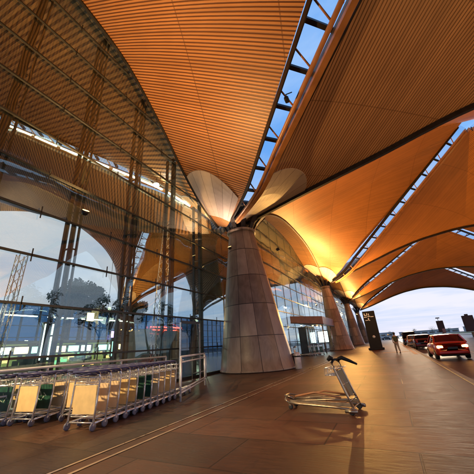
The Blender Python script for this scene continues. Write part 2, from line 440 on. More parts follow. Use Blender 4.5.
dNA = tab([(0, 10.4), (.2, 13.6), (.5, 17.6), (1, 21.5)])
dOut = tab([(0, 9.8), (.3, 13.5), (.6, 17), (1, 19.8)])
class Bay:
    def __init__(s, x0, x1, y0, y1, D, S, Nn, W, E, open_=(), special=None):
        s.open = [(round(a, 2), round(b, 2)) for (a, b) in open_]
        s.x0, s.x1, s.y0, s.y1 = x0, x1, y0, y1
        s.cx, s.cy = (x0 + x1) / 2, (y0 + y1) / 2; s.hx, s.hy = (x1 - x0) / 2, (y1 - y0) / 2
        s.D, s.S, s.N, s.W, s.E = D, S, Nn, W, E
        s.gmax = 1.35 if x0 == XW else .8
        s.lf = .5 if x0 == XW else 1.0       # the wide strip lies mostly on the N / S panel's side
        s.special = special or {}            # own diagonal profile for a corner, keyed (west, south)
    def Dq(s, w, x, y):
        return s.special.get((x < s.cx, y < s.cy), s.D)(w)
    def z(s, x, y):
        u = (x - s.cx) / s.hx; v = (y - s.cy) / s.hy
        if abs(u) >= abs(v):
            w = 1 - abs(v); k = 0 if w < 1e-6 else (abs(u) - abs(v)) / w
            e = s.E(y) if u > 0 else s.W(y)
        else:
            w = 1 - abs(u); k = 0 if w < 1e-6 else (abs(v) - abs(u)) / w
            e = s.N(x) if v > 0 else s.S(x)
        k = min(max(k, 0), 1)
        return s.Dq(w, x, y) * (1 - k) + e * k
    def gap(s, w, x=None, y=None):
        """half width of the skylight strip in metres, w = 0 at the column; no strip on a closed diagonal"""
        if x is not None and (round(x, 2), round(y, 2)) not in s.open: return .02
        return min(.14 + 2.25 * w, s.gmax)

def patch(bay, side, ndir):
    """ruled surface from the diagonals to one edge; side in W E S N"""
    NI, NJ = 57, 13
    P = []; UV = []
    sx = -1 if side in 'WS' else 1
    for i in range(NI):
        t = -1 + 2 * i / (NI - 1)
        t = math.copysign(abs(t) ** .9, t) * .955
        w = 1 - abs(t)
        if side in 'WE': qx, qy = (bay.x0 if side == 'W' else bay.x1), (bay.y0 if t < 0 else bay.y1)
        else: qx, qy = (bay.x0 if t < 0 else bay.x1), (bay.y0 if side == 'S' else bay.y1)
        g = bay.gap(w, qx, qy) * (bay.lf if side in 'WE' else 1.0)
        L = math.hypot(bay.hx, bay.hy)
        if side in 'WE':
            a = g * L / bay.hy / bay.hx
            b0 = min(abs(t) + a, .999)
        else:
            a = g * L / bay.hx / bay.hy
            b0 = min(abs(t) + a, .999)
        row = []; ru = []
        for j in range(NJ):
            q = b0 + (1 - b0) * j / (NJ - 1)
            if side in 'WE': x, y = bay.cx + sx * q * bay.hx, bay.cy + t * bay.hy
            else: x, y = bay.cx + t * bay.hx, bay.cy + sx * q * bay.hy
            row.append((x, y, bay.z(x, y))); ru.append((x * ndir[0] + y * ndir[1] + 300, -x * ndir[1] + y * ndir[0] + 300))
        P.append(row); UV.append(ru)
    return P, UV

def funnel(bay, cx, cy, r0, r1, drop=.07):
    """plaster skirt of the capital: lies just below the slats of this bay's corner"""
    mb = MB()
    ax = 1 if cx < bay.cx else -1; ay = 1 if cy < bay.cy else -1
    dg = math.atan2(bay.hy, bay.hx)
    for si, (a0, a1) in enumerate(((.02, dg - .10), (dg + .10, PI / 2 - .02))):
        P = []; UV = []
        for i in range(13):
            a = a0 + (a1 - a0) * i / 12
            row = []; ru = []
            for j in range(9):
                rr = (r1 if not hasattr(r1, '__len__') else r1[si]) * (1 - .10 * (2 * (a - a0) / (a1 - a0) - 1) ** 2)
                r = r0 + (rr - r0) * j / 8
                x = cx + ax * r * math.cos(a); y = cy + ay * r * math.sin(a)
                row.append((x, y, bay.z(x, y) - drop * (1 - .0 * j))); ru.append((a / (2 * PI), r))
            P.append(row); UV.append(ru)
        mb.grid(P, UV, thick=.05)
    return mb

def skylight(bay, cx, cy, root):
    """half diagonal from the column corner to the middle: pane, edge beams, pipe and cross struts"""
    W0, W1, n = .085, .965, 34
    dx, dy = bay.cx - cx, bay.cy - cy
    L = math.hypot(dx, dy); nx, ny = -dy / L, dx / L
    # right-hand side (towards the S / N panel)
    if (ny > 0) != (cy > bay.cy): nx, ny = -nx, -ny
    def pt(w, off, dz=0):
        x, y = cx + dx * w + nx * off, cy + dy * w + ny * off
        return (x, y, bay.Dq(w, cx, cy) + dz)
    ws = [W0 + (W1 - W0) * i / n for i in range(n + 1)]
    g = MB()
    P = [[pt(w, -bay.gap(w) * bay.lf - .05, .46), pt(w, bay.gap(w) + .05, .46)] for w in ws]
    g.grid(P, [[(0, 0), (1, 0)] for w in ws], thick=.04)
    pane = g.build('skylight', M['skyglass'], root)
    MB().sweep([pt(w, -bay.gap(w) * bay.lf - .03, .14) for w in ws], .06, .42).build('edge_trim', M['dark'], pane)
    MB().sweep([pt(w, bay.gap(w) * .78, .02) for w in ws], [.1 + .2 * min(1, w * 3) for w in ws], .42).build('edge_beam', M['beam'], pane)
    MB().sweep([pt(w, bay.gap(w), .16) for w in ws], .08, .5).build('edge_trim', M['dark'], pane)
    p = MB(); p.tube([pt(w, bay.gap(w) * .42, -.02) for w in ws], [.05 + .07 * min(1, w * 3) for w in ws], 8)
    p.build('pipe', M['pipe'], pane)
    m = int(L / 1.75)
    for k in range(1, m):
        w = W0 + (W1 - W0) * k / m
        c = MB(); v = MB()
        c.bar(pt(w, -bay.gap(w) * bay.lf, .36), pt(w, bay.gap(w) * .7, .36), .2, .12)
        w2 = w + .35 / L
        v.tube([pt(w2 + .012, -bay.gap(w) * bay.lf, .3), pt(w2, bay.gap(w) * .42, .0)], .045, 6)
        v.tube([pt(w2, bay.gap(w) * .42, .0), pt(w2 + .02, bay.gap(w) * .6, .15)], .045, 6)
        c.build('crossbar', M['dark'], pane); v.build('strut', M['pipe'], pane)

def build_bay(bay, name_label, corners, mats, nds, skip='', fr=3.4, nofun=()):
    root = thing('roof_vault', name_label, 'roof', (0, 0, 0))
    for side in 'WSEN':
        if side in skip: continue
        P, UV = patch(bay, side, nds[side])
        MB().grid(P, UV, thick=.34).build('ceiling_panel', mats[side], root)
    for (cx, cy) in corners:
        if (round(cx, 2), round(cy, 2)) in bay.open: skylight(bay, cx, cy, root)
        if (cx, cy) not in nofun: funnel(bay, cx, cy, 2.1 if hasattr(fr, '__len__') else 1.3, fr).build('funnel_skirt', M['funnel'], root)
    return root
s7 = .7071
NDR = {'W': (-.26, .966), 'S': (s7, -s7), 'E': (.26, .966), 'N': (s7, s7)}
NDL = {'W': (.5, .866), 'S': (-s7, s7), 'E': (.0, 1.0), 'N': (s7, s7)}
MR = {k: M['slat_orange'] for k in 'WSEN'}; MR0 = dict(MR, S=M['slat_dimlit'], N=M['slat_dimlit'], E=M['slat_dimlit'])
MRF = {k: M['slat_fine'] for k in 'WSEN'}
ML = {k: M['slat_inner'] for k in 'WSEN'}
XW = -9.6; XI = -53.0
bR0 = Bay(XW, XR_, -21.2, 17.2, dA, eBack, eA, arcL, archY(-21.2, 17.2, 9.8, 26.5), [(XW, 17.2), (XR_, 17.2)])
build_bay(bR0, 'slatted roof vault right overhead with the wide blue skylight strip', [(XW, 17.2), (XR_, 17.2)], MR0, NDR, fr=(7.4, 5.3))
RB = [bR0]
RY = [45.2, 73.2, 101.2]
labs = ['roof vault beyond the near column with bright yellow glow at its far corner',
        'third roof vault along the kerb with an orange glow, seen under two arches',
        'farthest roof vault whose arch frames the open sky']
for k in range(3):
    y0, y1 = YS[k], YS[k + 1]
    b = Bay(XL, XR_, y0, y1, dN if k == 0 else dM, (lambda x: eA(x) if x > -7 else eB(x)) if k == 0 else eB, eB, archY(y0, y1, 9.9, 14.0, 2.6), archY(y0, y1, 9.8, 22), [(XL, y1), (XR_, RY[k])], {(True, True): dNA} if k == 0 else None)
    if k == 0: b.S = tab([(-7.3, 9.9), (-6.3, 10.4), (-3.3, 11.1), (1.7, 12.2), (7.3, 13.45), (12.3, 13.9), (18, 13.4), (24, 12.0), (32, 9.8)])
    RB.append(b)
    build_bay(b, labs[k], [(XL, y1), (XR_, y0), (XL, y0), (XR_, y1)], MRF, NDR, nofun=((XL, y0),) if k == 0 else ())
LB = []
labs = ['roof vault of the hall behind the left glass wall with a greenish skylight strip',
        'second roof vault of the hall seen between the first two columns',
        'third roof vault of the hall, deep behind the glass wall',
        'farthest roof vault of the hall behind the glass wall']
for k in range(4):
    y0, y1 = ([-10.8] + YS)[k], YS[k]
    xr = XW - .0 if k == 0 else XL
    hallN = (lambda x: 9.7 + 16.8 * min(1, max(0, (xr - x) / (xr - XI))) ** 1.25, archX(XI, XL, 9.9, 21, 4), archX(XI, XL, 9.9, 22, 4), archX(XI, XL, 9.9, 22, 4))
    hallW = (tab([(-10.8, 9.8), (0, 16), (10, 21), (17.2, 24.4), (24, 27), (28, 27.8), (31, 27.4), (37, 25.2), (42, 21), (44, 14.5), (45.2, 9.8)]),) * 2 + (tab([(45.2, 9.8), (47, 19), (52, 25.0), (58, 25.8), (66, 25), (71.5, 19), (73.2, 9.8)]), archY(73.2, 101.2, 9.9, 25, 3))
    S_ = archX(XI, xr, 9.8, 14.4) if k == 0 else (lambda x: 9.7 + 16.8 * min(1, max(0, (XW - x) / (XW - XI))) ** 1.25) if k == 1 else hallN[k - 1]
    b = Bay(XI, xr, y0, y1, dL, S_, hallN[k], hallW[k], arcL if k == 0 else archY(y0, y1, 9.9, 14.0, 2.6), [(xr, y1), (XI, y0)] if k != 1 else [(xr, y1), (xr, y0), (XI, y1)],
            {(True, False): dHi} if k == 0 else {(True, True): dHi} if k == 1 else None)
    LB.append(b)
    cs = [c_ for c_ in [(xr, y1), (XI, y1), (xr, y0), (XI, y0)] if c_ != (XI, 17.2)]
    build_bay(b, labs[k], cs, ML, NDL)

# joint beams along the arches
def joint(f, p0, p1, axis, fixed, label, r=.16, dz=-.12):
    mb = MB(); n = 40; pts = []
    for i in range(n + 1):
        t = p0 + (p1 - p0) * i / n
        pts.append((t, fixed, f(t) + dz) if axis == 'x' else (fixed, t, f(t) + dz))
    mb.sweep(pts, r * 1.6, r * 2.2)
    o = mb.build('arch_beam', M['dark'])
    return tag(o, label, 'beam')
joint(eA, -8.6, 31.5, 'x', 17.2, 'dark arched joint beam running right from the near column', .15)
joint(eB, -6.8, 31.5, 'x', 45.2, 'dark arched joint beam springing from the yellow lit second column', .12)
joint(eB, -6.8, 31.5, 'x', 73.2, 'dark arched joint beam springing from the third column', .12)
joint(eB, -6.8, 31.5, 'x', 101.2, 'dark arched rim framing the open sky at the far end', .2)
joint(arcL, -20, 16.4, 'y', XW, 'thin dark arched trim where the glass wall meets the orange ceiling', .09, -.02)
joint(archY(17.2, 45.2, 9.9, 14.0, 2.6), 17.8, 44.6, 'y', XL, 'arched trim between the near column and the yellow lit column', .10, -.05)
joint(archY(45.2, 73.2, 9.9, 14.0, 2.6), 45.8, 72.6, 'y', XL, 'arched trim between the second and third columns', .10, -.05)
joint(archY(73.2, 101.2, 9.9, 14.0, 2.6), 73.8, 100.6, 'y', XL, 'arched trim between the third and fourth columns', .10, -.05)

# ------------------------------------------------------------------ columns
def column(x, y, label, rb=1.95, lean=.35, group=None, name='column', rn=.93):
    t = thing(name, label, 'column', (x, y, 0), group=group)
    sh = lambda z: (-lean * z / 9.4, 0)
    prof = [(rb + .06, 0), (rb + .06, .12), (rb, .14)]
    for i in range(1, 15):
        q = i / 14; prof.append((rb + (rn - rb) * q ** .97, .14 + 9.0 * q))
    k_ = rn / .93
    MB().lathe(prof, n=48, shift=sh).build('shaft', M['column'], t)
    MB().lathe([(.97 * k_, 9.1), (1.06 * k_, 9.14), (1.06 * k_, 9.3), (.97 * k_, 9.34)], n=48, shift=sh).build('neck_ring', M['column'], t)
    MB().lathe([(.6 * k_, 9.2), (.5 * k_, 9.5), (.55 * k_, 10.4), (1.0 * k_, 10.9), (1.5 * k_, 11.2)], n=32, shift=lambda z: (-lean, 0), cap=False).build('capital_core', M['dark'], t)
    for k in range(10):
        a = 2 * PI * (k + .5) / 10
        c, s = math.cos(a) * k_, math.sin(a) * k_
        u = Vector((-s, c, 0)).normalized()
        pts = [(-lean + .92 * c, .92 * s, 9.3), (-lean + 1.15 * c, 1.15 * s, 9.75), (-lean + 1.55 * c, 1.55 * s, 10.2), (-lean + 2.1 * c, 2.1 * s, 10.75)]
        m_ = MB()
        for i in range(3): m_.bar(pts[i], pts[i + 1], (.30 + .10 * i) * k_, .14, up=u.cross(Vector((0, 0, 1))))
        m_.build('strut', M['column'], t)
    return t
column(-7.65, 17.2, 'tall tapering stone clad column nearest the camera, on the paving beside the glass wall', 2.3, .45)
column(-6.6, 45.2, 'second column along the walkway, its capital lit bright yellow', 1.7, .75, rn=.62)
column(-6.9, 73.2, 'third column in the row, dark, just left of the black sign', 1.5, .75, rn=.62)
column(-7.1, 101.2, 'farthest column in the row, mostly behind the black sign', 1.5, .75, rn=.62)
g = 'columns along the far side of the roadway'
column(32, 17.2, 'column across the roadway carrying the right edge of the roof', 1.95, -.1, g)
for k in range(1, 4):
    column(32, YS[k], 'column across the roadway carrying the right edge of the roof', 1.95, -.1, g)
g = 'columns along the back of the hall'
for k in range(1, 4):
    column(-53, YS[k], 'column at the back of the hall behind the glass wall', 1.6, 0, g, rn=.8)

# ------------------------------------------------------------------ ground
def sheet(name, x0, x1, y0, y1, z, m, kind='structure'):
    o = MB().add([(x0, y0, z), (x1, y0, z), (x1, y1, z), (x0, y1, z)], [(0, 1, 2, 3)]).build(name, m)
    o['kind'] = kind
    return o
CX = 1.72                                    # kerb line
sheet('ground', -3000, 3000, -3000, 3000, -.24, M['ground'])
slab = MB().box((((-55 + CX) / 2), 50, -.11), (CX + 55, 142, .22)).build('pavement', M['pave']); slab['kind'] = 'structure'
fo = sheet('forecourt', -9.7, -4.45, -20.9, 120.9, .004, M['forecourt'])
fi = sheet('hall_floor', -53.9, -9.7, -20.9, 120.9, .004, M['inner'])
sheet('road', CX + .02, 27.5, -60, 420, -.17, M['road'])
kb = MB()
for i in range(72):
    kb.bbox((CX + .11, -20 + i * 2 + 1, -.075), (.2, 1.985, .19), .02)
kb = kb.build('kerb', M['curb']); kb['kind'] = 'structure'
sheet('far_pavement', 27.6, 40, -60, 300, -.03, M['curb'])
for i in range(24):
    pass
mk = MB()
for i in range(40):
    y = -20 + i * 9
    for x in (9.6, 17.2): mk.add([(x, y, -.166), (x + .13, y, -.166), (x + .13, y + 4, -.166), (x, y + 4, -.166)], [(0, 1, 2, 3)])
mk.add([(5.3, -30, -.166), (5.42, -30, -.166), (5.42, 200, -.166), (5.3, 200, -.166)], [(0, 1, 2, 3)])
o = mk.build('road_markings', M['paint']); o['kind'] = 'structure'
mk = MB()
mk.add([(CX - .42, 26, .004), (CX - .12, 26, .004), (CX - .12, 60, .004), (CX - .42, 60, .004)], [(0, 1, 2, 3)])
mk.add([(-.9, 30.4, .004), (CX - .45, 30.4, .004), (CX - .45, 31.1, .004), (-.9, 31.1, .004)], [(0, 1, 2, 3)])
o = mk.build('yellow_kerb_line', M['ypaint']); o['kind'] = 'structure'
st = MB()
for x in (-4.42, -4.12):
    st.add([(x, -15, .008), (x + .055, -15, .008), (x + .055, 118, .008), (x, 118, .008)], [(0, 1, 2, 3)])
o = st.build('floor_strip', M['strip']); o['kind'] = 'structure'
sheet('verge', 40, 400, -200, 600, -.02, M['grass'])

# ------------------------------------------------------------------ glass walls
GX = -9.75
def arcG(y): return arcL(y) if y < 17.2 else LBz(GX, y)
def LBz(x, y):
    for b in LB[1:]:
        if b.y0 <= y <= b.y1: return b.z(x, y)
    return 9.9
wall = thing('glass_wall', 'tall glass curtain wall on the left with dark truss mullions, reflecting arches of evening sky', 'glass wall', (GX, 17.2, 0))
def W_(p): return (p[0] - GX, p[1] - 17.2, p[2])
g = MB(); n = 150; ys = [-20 + i * (101 + 20) / n for i in range(n + 1)]
vs = []; fs = []
for y in ys:
    zt = max(arcG(y) - .05, 9.5)
    for (x, z) in ((GX, .12), (GX, zt), (GX - .03, zt), (GX - .03, .12)): vs.append(W_((x, y, z)))
for i in range(n):
    for k in range(4):
        fs.append((i * 4 + k, i * 4 + (k + 1) % 4, (i + 1) * 4 + (k + 1) % 4, (i + 1) * 4 + k))
g.add(vs, fs).build('glass_panel', M['glass'], wall)
y = 3.1 - 2.83 * 8
while y < 101:
    zt = arcG(y) + .15 if y < 17.2 else arcG(y)
    m_ = MB()
    for dx in ((-.16, -.62) if y < 17 else (-.1,)):
        m_.bar(W_((GX + dx, y - .07, .0)), W_((GX + dx, y - .07, zt)), .15 if y < 17 else .07, .12 if y < 17 else .08)
    if y < 17: m_.bar(W_((GX - .16, y + .16, .0)), W_((GX - .16, y + .16, zt)), .07, .07)
    z = .6
    while z < zt - .3 and y < 17:
        m_.bar(W_((GX - .16, y - .07, z)), W_((GX - .62, y - .07, z)), .05, .05)
        m_.bar(W_((GX - .16, y - .07, z)), W_((GX - .16, y + .16, z)), .04, .05)
        z += 1.55
    m_.build('mullion', M['mull'], wall)
    y += 2.83
ZT = [1.5, 3.05, 4.6, 6.15, 7.7, 9.3, 10.9, 12.6, 14.3, 16.0]
for z in ZT:
    m_ = MB(); run = None
    for i in range(n + 1):
        ok = arcG(ys[i]) > z + .05
        if ok and run is None: run = ys[i]
        if (not ok or i == n) and run is not None:
            m_.bar(W_((GX + .05, run, z)), W_((GX + .05, ys[i - (0 if ok else 1)], z)), .07, .07)
            run = None
    for yy in [3.1 + 2.83 * q - 1.4 for q in range(-3, 12)]:
        if arcG(yy) > z + .5: m_.bar(W_((GX + .07, yy, z - .22)), W_((GX + .07, yy, z + .22)), .03, .03)
    if m_.v: m_.build('transom', M['mull'], wall)
MB().bar(W_((GX, -20, .07)), W_((GX, 101, .07)), .2, .14).build('sill', M['mull'], wall)

far = thing('glass_wall', 'bluish gridded glass wall at the far side of the hall, seen through the near glass', 'glass wall', (-53.6, 17.2, 0))
g = MB(); g.box((0, 37.8, 5.3), (.04, 132, 10.4)).build('glass_panel', M['farglass'], far)
for i in range(48):
    MB().bar((.1, -28 + i * 2.8, 0), (.1, -28 + i * 2.8, 10.5), .16, .3).build('mullion', M['mull'], far)
for i in range(6):
    MB().bar((.1, -28, 1.4 + i * 1.85), (.1, 104, 1.4 + i * 1.85), .1, .12).build('transom', M['mull'], far)
# ------------------------------------------------------------------ luggage trolleys
def make_trolley(panel='yellow', label='', group=None):
    """x forward (rear upright at x=0, nose at x=1.3), y across, z up"""
    t = thing('luggage_trolley', label, 'trolley', group=group)
    met = M['chrome']
    b = MB()
    for s in (-1, 1):
        b.tube([(-.02, s * .34, .13), (.5, s * .31, .15), (1.2, s * .2, .13), (1.32, s * .16, .14)], .022, 8)
        b.tube([(.02, s * .30, .24), (.55, s * .24, .22), (1.22, s * .16, .17)], .012, 6)
    b.tube([(1.32, -.16, .14), (1.42, -.1, .17), (1.42, .1, .17), (1.32, .16, .14)], .022, 8)
    for x in (.0, .35, .7, 1.0, 1.25): b.tube([(x, -.33 + .13 * x, .14), (x, .33 - .13 * x, .14)], .014, 6)
    b.build('base_frame', met, t)
    p = MB()
    for k in range(7):
        y = -.15 + k * .05
        p.bbox((.68, y, .17), (1.0, .03, .018), .006)
    p.build('platform', met, t)
    for s in (-1, 1):
        u = MB(); u.tube([(-.02, s * .34, .13), (.02, s * .34, .5), (.05, s * .335, .98), (.02, s * .335, 1.06)], .02, 8)
        u.build('upright', met, t)
    for z in (.24, .84, .98): MB().tube([(.03, -.335, z), (.03, .335, z)], .013, 6).build('crossbar', met, t)
    pm = {'yellow': M['yellow'], 'peach': M['peach'], 'green': M['green']}[panel]
    q = MB().bbox((.035, 0, .55), (.022, .60, .54), .006).build('advert_panel', pm, t)
    if panel == 'green':
        e = MB()
        for (y, z, a) in ((-.1, .6, .5), (-.05, .52, -.7), (.04, .62, .9), (.09, .5, .2)):
            e.bar((.022, y - .05 * math.cos(a), z - .07 * math.sin(a)), (.022, y + .05 * math.cos(a), z + .07 * math.sin(a)), .006, .02)
        e.build('printed_mark', M['pale'], q)
    k = MB()
    for z in (.86, .98):
        k.tube([(.06, -.3, z), (.36, -.27, z), (.36, .27, z), (.06, .3, z)], .008, 6)
    for i in range(7):
        y = -.27 + i * .09; k.tube([(.36, y, .98), (.36, y, .86), (.08, y, .86)], .005, 5)
    k.build('basket', met, t)
    h = MB(); h.tube([(.02, -.335, 1.06), (-.06, -.31, 1.10), (-.06, .31, 1.10), (.02, .335, 1.06)], .028, 8)
    h.tube([(-.10, -.22, 1.06), (-.13, 0, 1.03), (-.10, .22, 1.06)], .016, 6)
    h.bbox((.02, .0, 1.04), (.12, .5, .05), .02)
    h.build('handle', M['handle'], t)
    for (x, y, r) in ((-.02, .34, .075), (-.02, -.34, .075), (1.28, .15, .055), (1.28, -.15, .055)):
        w = MB().lathe([(r * .8, -.022), (r, -.016), (r, .016), (r * .8, .022)], (x, y, r), 18, 'y').build('wheel', M['wheelgrey'], t)
        MB().bbox((x, y, r + .035), (.05, .065, .05), .01).build('caster_fork', M['chrome'], w)
    return t
protos = {k: None for k in ('yellow', 'peach', 'green')}
def place_trolley(kind, x, y, rz, label):
    if protos[kind] is None:
        protos[kind] = make_trolley(kind, label); o = protos[kind]
    else: o = copy_tree(protos[kind])
    o.location = (x, y, .004); o.rotation_euler = (0, 0, rz); o['label'] = label; o['category'] = 'trolley'
    o['group'] = 'luggage trolleys nested in rows'
    return o
ordn = ['nearest', 'second', 'third', 'fourth', 'fifth', 'sixth', 'seventh', 'eighth', 'ninth', 'tenth', 'eleventh', 'twelfth', 'thirteenth']
hd = R(90 + 9)
kinds = {0: 'yellow', 1: 'peach', 2: 'peach', 3: 'yellow', 4: 'yellow', 5: 'green', 6: 'green', 7: 'peach', 8: 'peach', 9: 'yellow', 10: 'peach'}
desc = {'yellow': 'yellow', 'peach': 'peach', 'green': 'dark green'}
for i in range(11):
    place_trolley(kinds[i], -6.09 - .065 * i, 4.42 + .335 * i, hd + random.uniform(-.02, .02),
                  '%s trolley of the front row, counted from the camera, %s panel' % (ordn[i], desc[kinds[i]]))
for i in range(8):
    k = ['yellow', 'yellow', 'peach', 'peach', 'yellow', 'peach', 'green', 'peach'][i]
    place_trolley(k, -7.12 - .05 * i, 4.95 + .34 * i, hd + random.uniform(-.03, .03),
                  '%s trolley of the second row, just behind the front row, %s panel' % (ordn[i], desc[k]))
for i in range(8):
    k = ['yellow', 'green', 'peach', 'peach', 'yellow', 'peach', 'peach', 'green'][i]
    place_trolley(k, -8.12 - .04 * i, 4.35 + .36 * i, hd + random.uniform(-.03, .03),
                  '%s trolley of the third row towards the glass wall, %s panel' % (ordn[i], desc[k]))
for i in range(5):
    k = ['peach', 'peach', 'green', 'yellow', 'peach'][i]
    place_trolley(k, -9.0 - .0 * i, 3.55 + .36 * i, R(91),
                  '%s trolley of the leftmost row by the glass wall, %s panel' % (ordn[i], desc[k]))

# the lone trolley, seen from the side
def lone_trolley():
    t = thing('luggage_trolley', 'lone empty luggage trolley standing side-on in the middle of the walkway', 'trolley', (-.98, 6.92, 0), R(180 - 8))
    met = M['brass']
    b = MB()
    for s in (-1, 1):
        b.tube([(-.12, s * .30, .09), (.3, s * .29, .12), (1.2, s * .21, .13), (1.42, s * .15, .14)], .024, 8)
        b.tube([(.0, s * .27, .27), (.4, s * .25, .25), (1.0, s * .2, .2), (1.38, s * .15, .17)], .014, 6)
        b.tube([(-.14, s * .33, .07), (.1, s * .33, .07)], .035, 8)
    b.tube([(1.42, -.15, .14), (1.5, -.13, .18), (1.52, 0, .24), (1.5, .13, .18), (1.42, .15, .14)], .024, 8)
    b.tube([(1.30, -.16, .24), (1.5, -.12, .27), (1.5, .12, .27), (1.30, .16, .24)], .02, 8)
    for x in (-.05, .25, .5, .75, 1.0, 1.25, 1.4): b.tube([(x, -.29 + .08 * x, .12), (x, .29 - .08 * x, .12)], .014, 6)
    for s in (-1, 1): b.bar((-.05, s * .255, .17), (1.36, s * .17, .16), .02, .07)
    b.build('base_frame', met, t)
    p = MB()
    for k in range(6): p.bbox((.75, -.15 + k * .06, .155), (1.15, .028, .016), .005)
    p.build('platform', met, t)
    d = MB()
    d.tube([(.18, .2, .28), (.75, .17, .36), (1.25, .12, .26)], .02, 8)
    d.tube([(.18, -.2, .28), (.65, -.17, .34), (1.2, -.12, .25)], .02, 8)
    d.build('cargo_bar', M['pipe'], t)
    for s in (-1, 1):
        MB().tube([(-.06, s * .27, .08), (.03, s * .26, .35), (.20, s * .25, .82), (.24, s * .25, .94)], .023, 8).build('upright', met, t)
    MB().tube([(.02, .1, .3), (.20, .1, .8)], .018, 8).build('back_rod', M['pipe'], t)
    for (x, z) in ((-.01, .24), (.1, .52), (.2, .80)): MB().tube([(x, -.26, z), (x, .26, z)], .014, 6).build('crossbar', met, t)
    P = MB(); P.bar((.03, 0, .3), (.185, 0, .78), .40, .025, up=(1, 0, 0)); P.build('advert_panel', M['khaki'], t)
    k = MB()
    for z in (.70, .84):
        k.tube([(.2, -.26, z), (.42, -.24, z), (.42, .24, z), (.2, .26, z)], .009, 6)
    k.tube([(.2, -.26, .84), (.08, -.2, .84), (.08, .2, .84), (.2, .26, .84)], .009, 6)
    for i in range(7):
        y = -.24 + i * .08; k.tube([(.42, y, .84), (.42, y, .70), (.18, y, .70)], .006, 5)
    for x in (.28, .35): 
        for s in (-1, 1): k.tube([(x, s * .25, .84), (x, s * .25, .70)], .006, 5)
    k.build('basket', M['chrome'], t)
    h = MB()
    h.tube([(.24, -.25, .93), (.2, -.22, 1.0), (.2, .22, 1.0), (.24, .25, .93)], .024, 8)
    h.build('handle', M['black'], t)
    MB().tube([(.30, .28, 1.0), (.24, .27, 1.05), (.2, .25, 1.02)], [.03, .055, .04], 8).build('grip', M['black'], t)
    g = MB(); g.tube([(.25, -.1, .98), (.12, -.14, 1.02), (-.02, -.2, .95), (-.16, -.26, .87)], [.03, .045, .035, .02], 8)
    g.build('brake_lever', M['black'], t)
    for (x, y, r) in ((-.02, .30, .06), (-.02, -.30, .06), (1.38, .14, .05), (1.38, -.14, .05)):
        w = MB().lathe([(r * .8, -.024), (r, -.018), (r, .018), (r * .8, .024)], (x, y, r), 18, 'y').build('wheel', M['rubber'], t)
        MB().bbox((x, y, r + .04), (.06, .07, .05), .01).build('caster_fork', met, w)
    return t
lone_trolley()

# ------------------------------------------------------------------ rails and frames round the trolley bay
t = thing('guard_rail', 'long white tubular rail behind the nested trolleys', 'railing', (-9.35, 6, 0))
r = MB(); r.tube([(.45, -6, 1.22), (.45, 4.2, 1.20)], .035, 10); r.build('top_rail', M['white'], t)
r = MB(); r.tube([(.45, -6, .62), (.45, 4.2, .62)], .025, 8); r.build('middle_rail', M['white'], t)
for y in (-6, -3.4, -.8, 1.8, 4.2): MB().tube([(.45, y, 0), (.45, y, 1.2)], .03, 8).build('post', M['white'], t)
t = thing('barrier_frame', 'white tubular barrier closing the far end of the trolley row', 'barrier', (-5.9, 7.45, 0))
E = (-1.35, 3.3)
for (x, y) in ((0, 0), E):
    MB().tube([(x, y, 0), (x, y, 1.22)], .034, 10).build('post', M['white'], t)
for z in (1.22, 1.06, .30, .22):
    MB().tube([(0, 0, z), (E[0], E[1], z)], .024 if z < 1.2 else .032, 10).build('rail', M['white'], t)
t = thing('barrier_frame', 'smaller white barrier frame in the shade beside the near column', 'barrier', (-9.1, 12.4, 0))
for (x, y) in ((0, 0), (-.25, 1.6)):
    MB().tube([(x, y, 0), (x, y, 1.05)], .028, 10).build('post', M['white'], t)
for z in (1.03, .3): MB().tube([(0, 0, z), (-.25, 1.6, z)], .022, 8).build('rail', M['white'], t)
t = thing('display_frame', 'tall display frame with two white posts and a dark pane, behind the barrier end', 'display stand', (-9.0, 11.3, 0))
for (dx, dy) in ((0, 0), (0, 1.6)):
    MB().bar((dx, dy, 0), (dx, dy + .0, 2.7), .06, .06).build('post', M['chrome'], t)
MB().bar((0, .05, 2.72), (0, 1.55, 2.72), .07, .12).build('top_bar', M['kiosk'], t)
MB().box((0, .8, 1.35), (.03, 1.5, 2.55)).build('pane', M['clearpane'], t)

# waste bin beside the near column
t = thing('litter_bin', 'pale cylindrical litter bin by the foot of the near column', 'bin', (-5.02, 17.0, 0))
MB().lathe([(.16, 0), (.18, .02), (.18, .74), (.15, .84), (.06, .88)], n=28).build('body', M['bin'], t)
MB().lathe([(.185, .62), (.185, .70)], n=28).build('band', M['dark'], t)
t = thing('litter_bin', 'dark steel litter bin just left of the pale one at the column foot', 'bin', (-5.42, 17.7, 0))
MB().lathe([(.15, 0), (.16, .02), (.16, .74), (.13, .8)], n=24).build('body', M['dark'], t)
MB().lathe([(.165, .7), (.165, .74)], n=24).build('rim', M['chrome'], t)

# ------------------------------------------------------------------ entrance canopy and vestibule under the second column
t = thing('entrance_canopy', 'brown wedge-edged canopy over the hall entrance between the first two columns', 'canopy', (-9.7, 32, 0))
vs = [(0, 0, 3.55), (3.0, 3.2, 3.25), (3.0, 10.8, 3.25), (0, 10.8, 3.45), (0, 0, 4.25), (3.0, 3.2, 4.15), (3.0, 10.8, 4.15), (0, 10.8, 4.3)]
MB().add(vs, [(3, 2, 1, 0), (4, 5, 6, 7), (0, 1, 5, 4), (1, 2, 6, 5), (2, 3, 7, 6), (3, 0, 4, 7)]).build('roof', M['canopy'], t)
e = MB(); e.bar((0, -.02, 3.5), (3.02, 3.18, 3.2), .1, .1); e.bar((3.02, 3.18, 3.2), (3.02, 10.8, 3.2), .1, .1); e.build('edge_trim', M['dark'], t)
for k, (x, y) in enumerate(((.7, 1.8), (1.5, 4.2), (1.5, 6.6), (1.5, 9.0))):
    MB().lathe([(.09, 3.2), (.11, 3.24)], (x, y, 0), 14).build('downlight', M['lampwarm'], t)
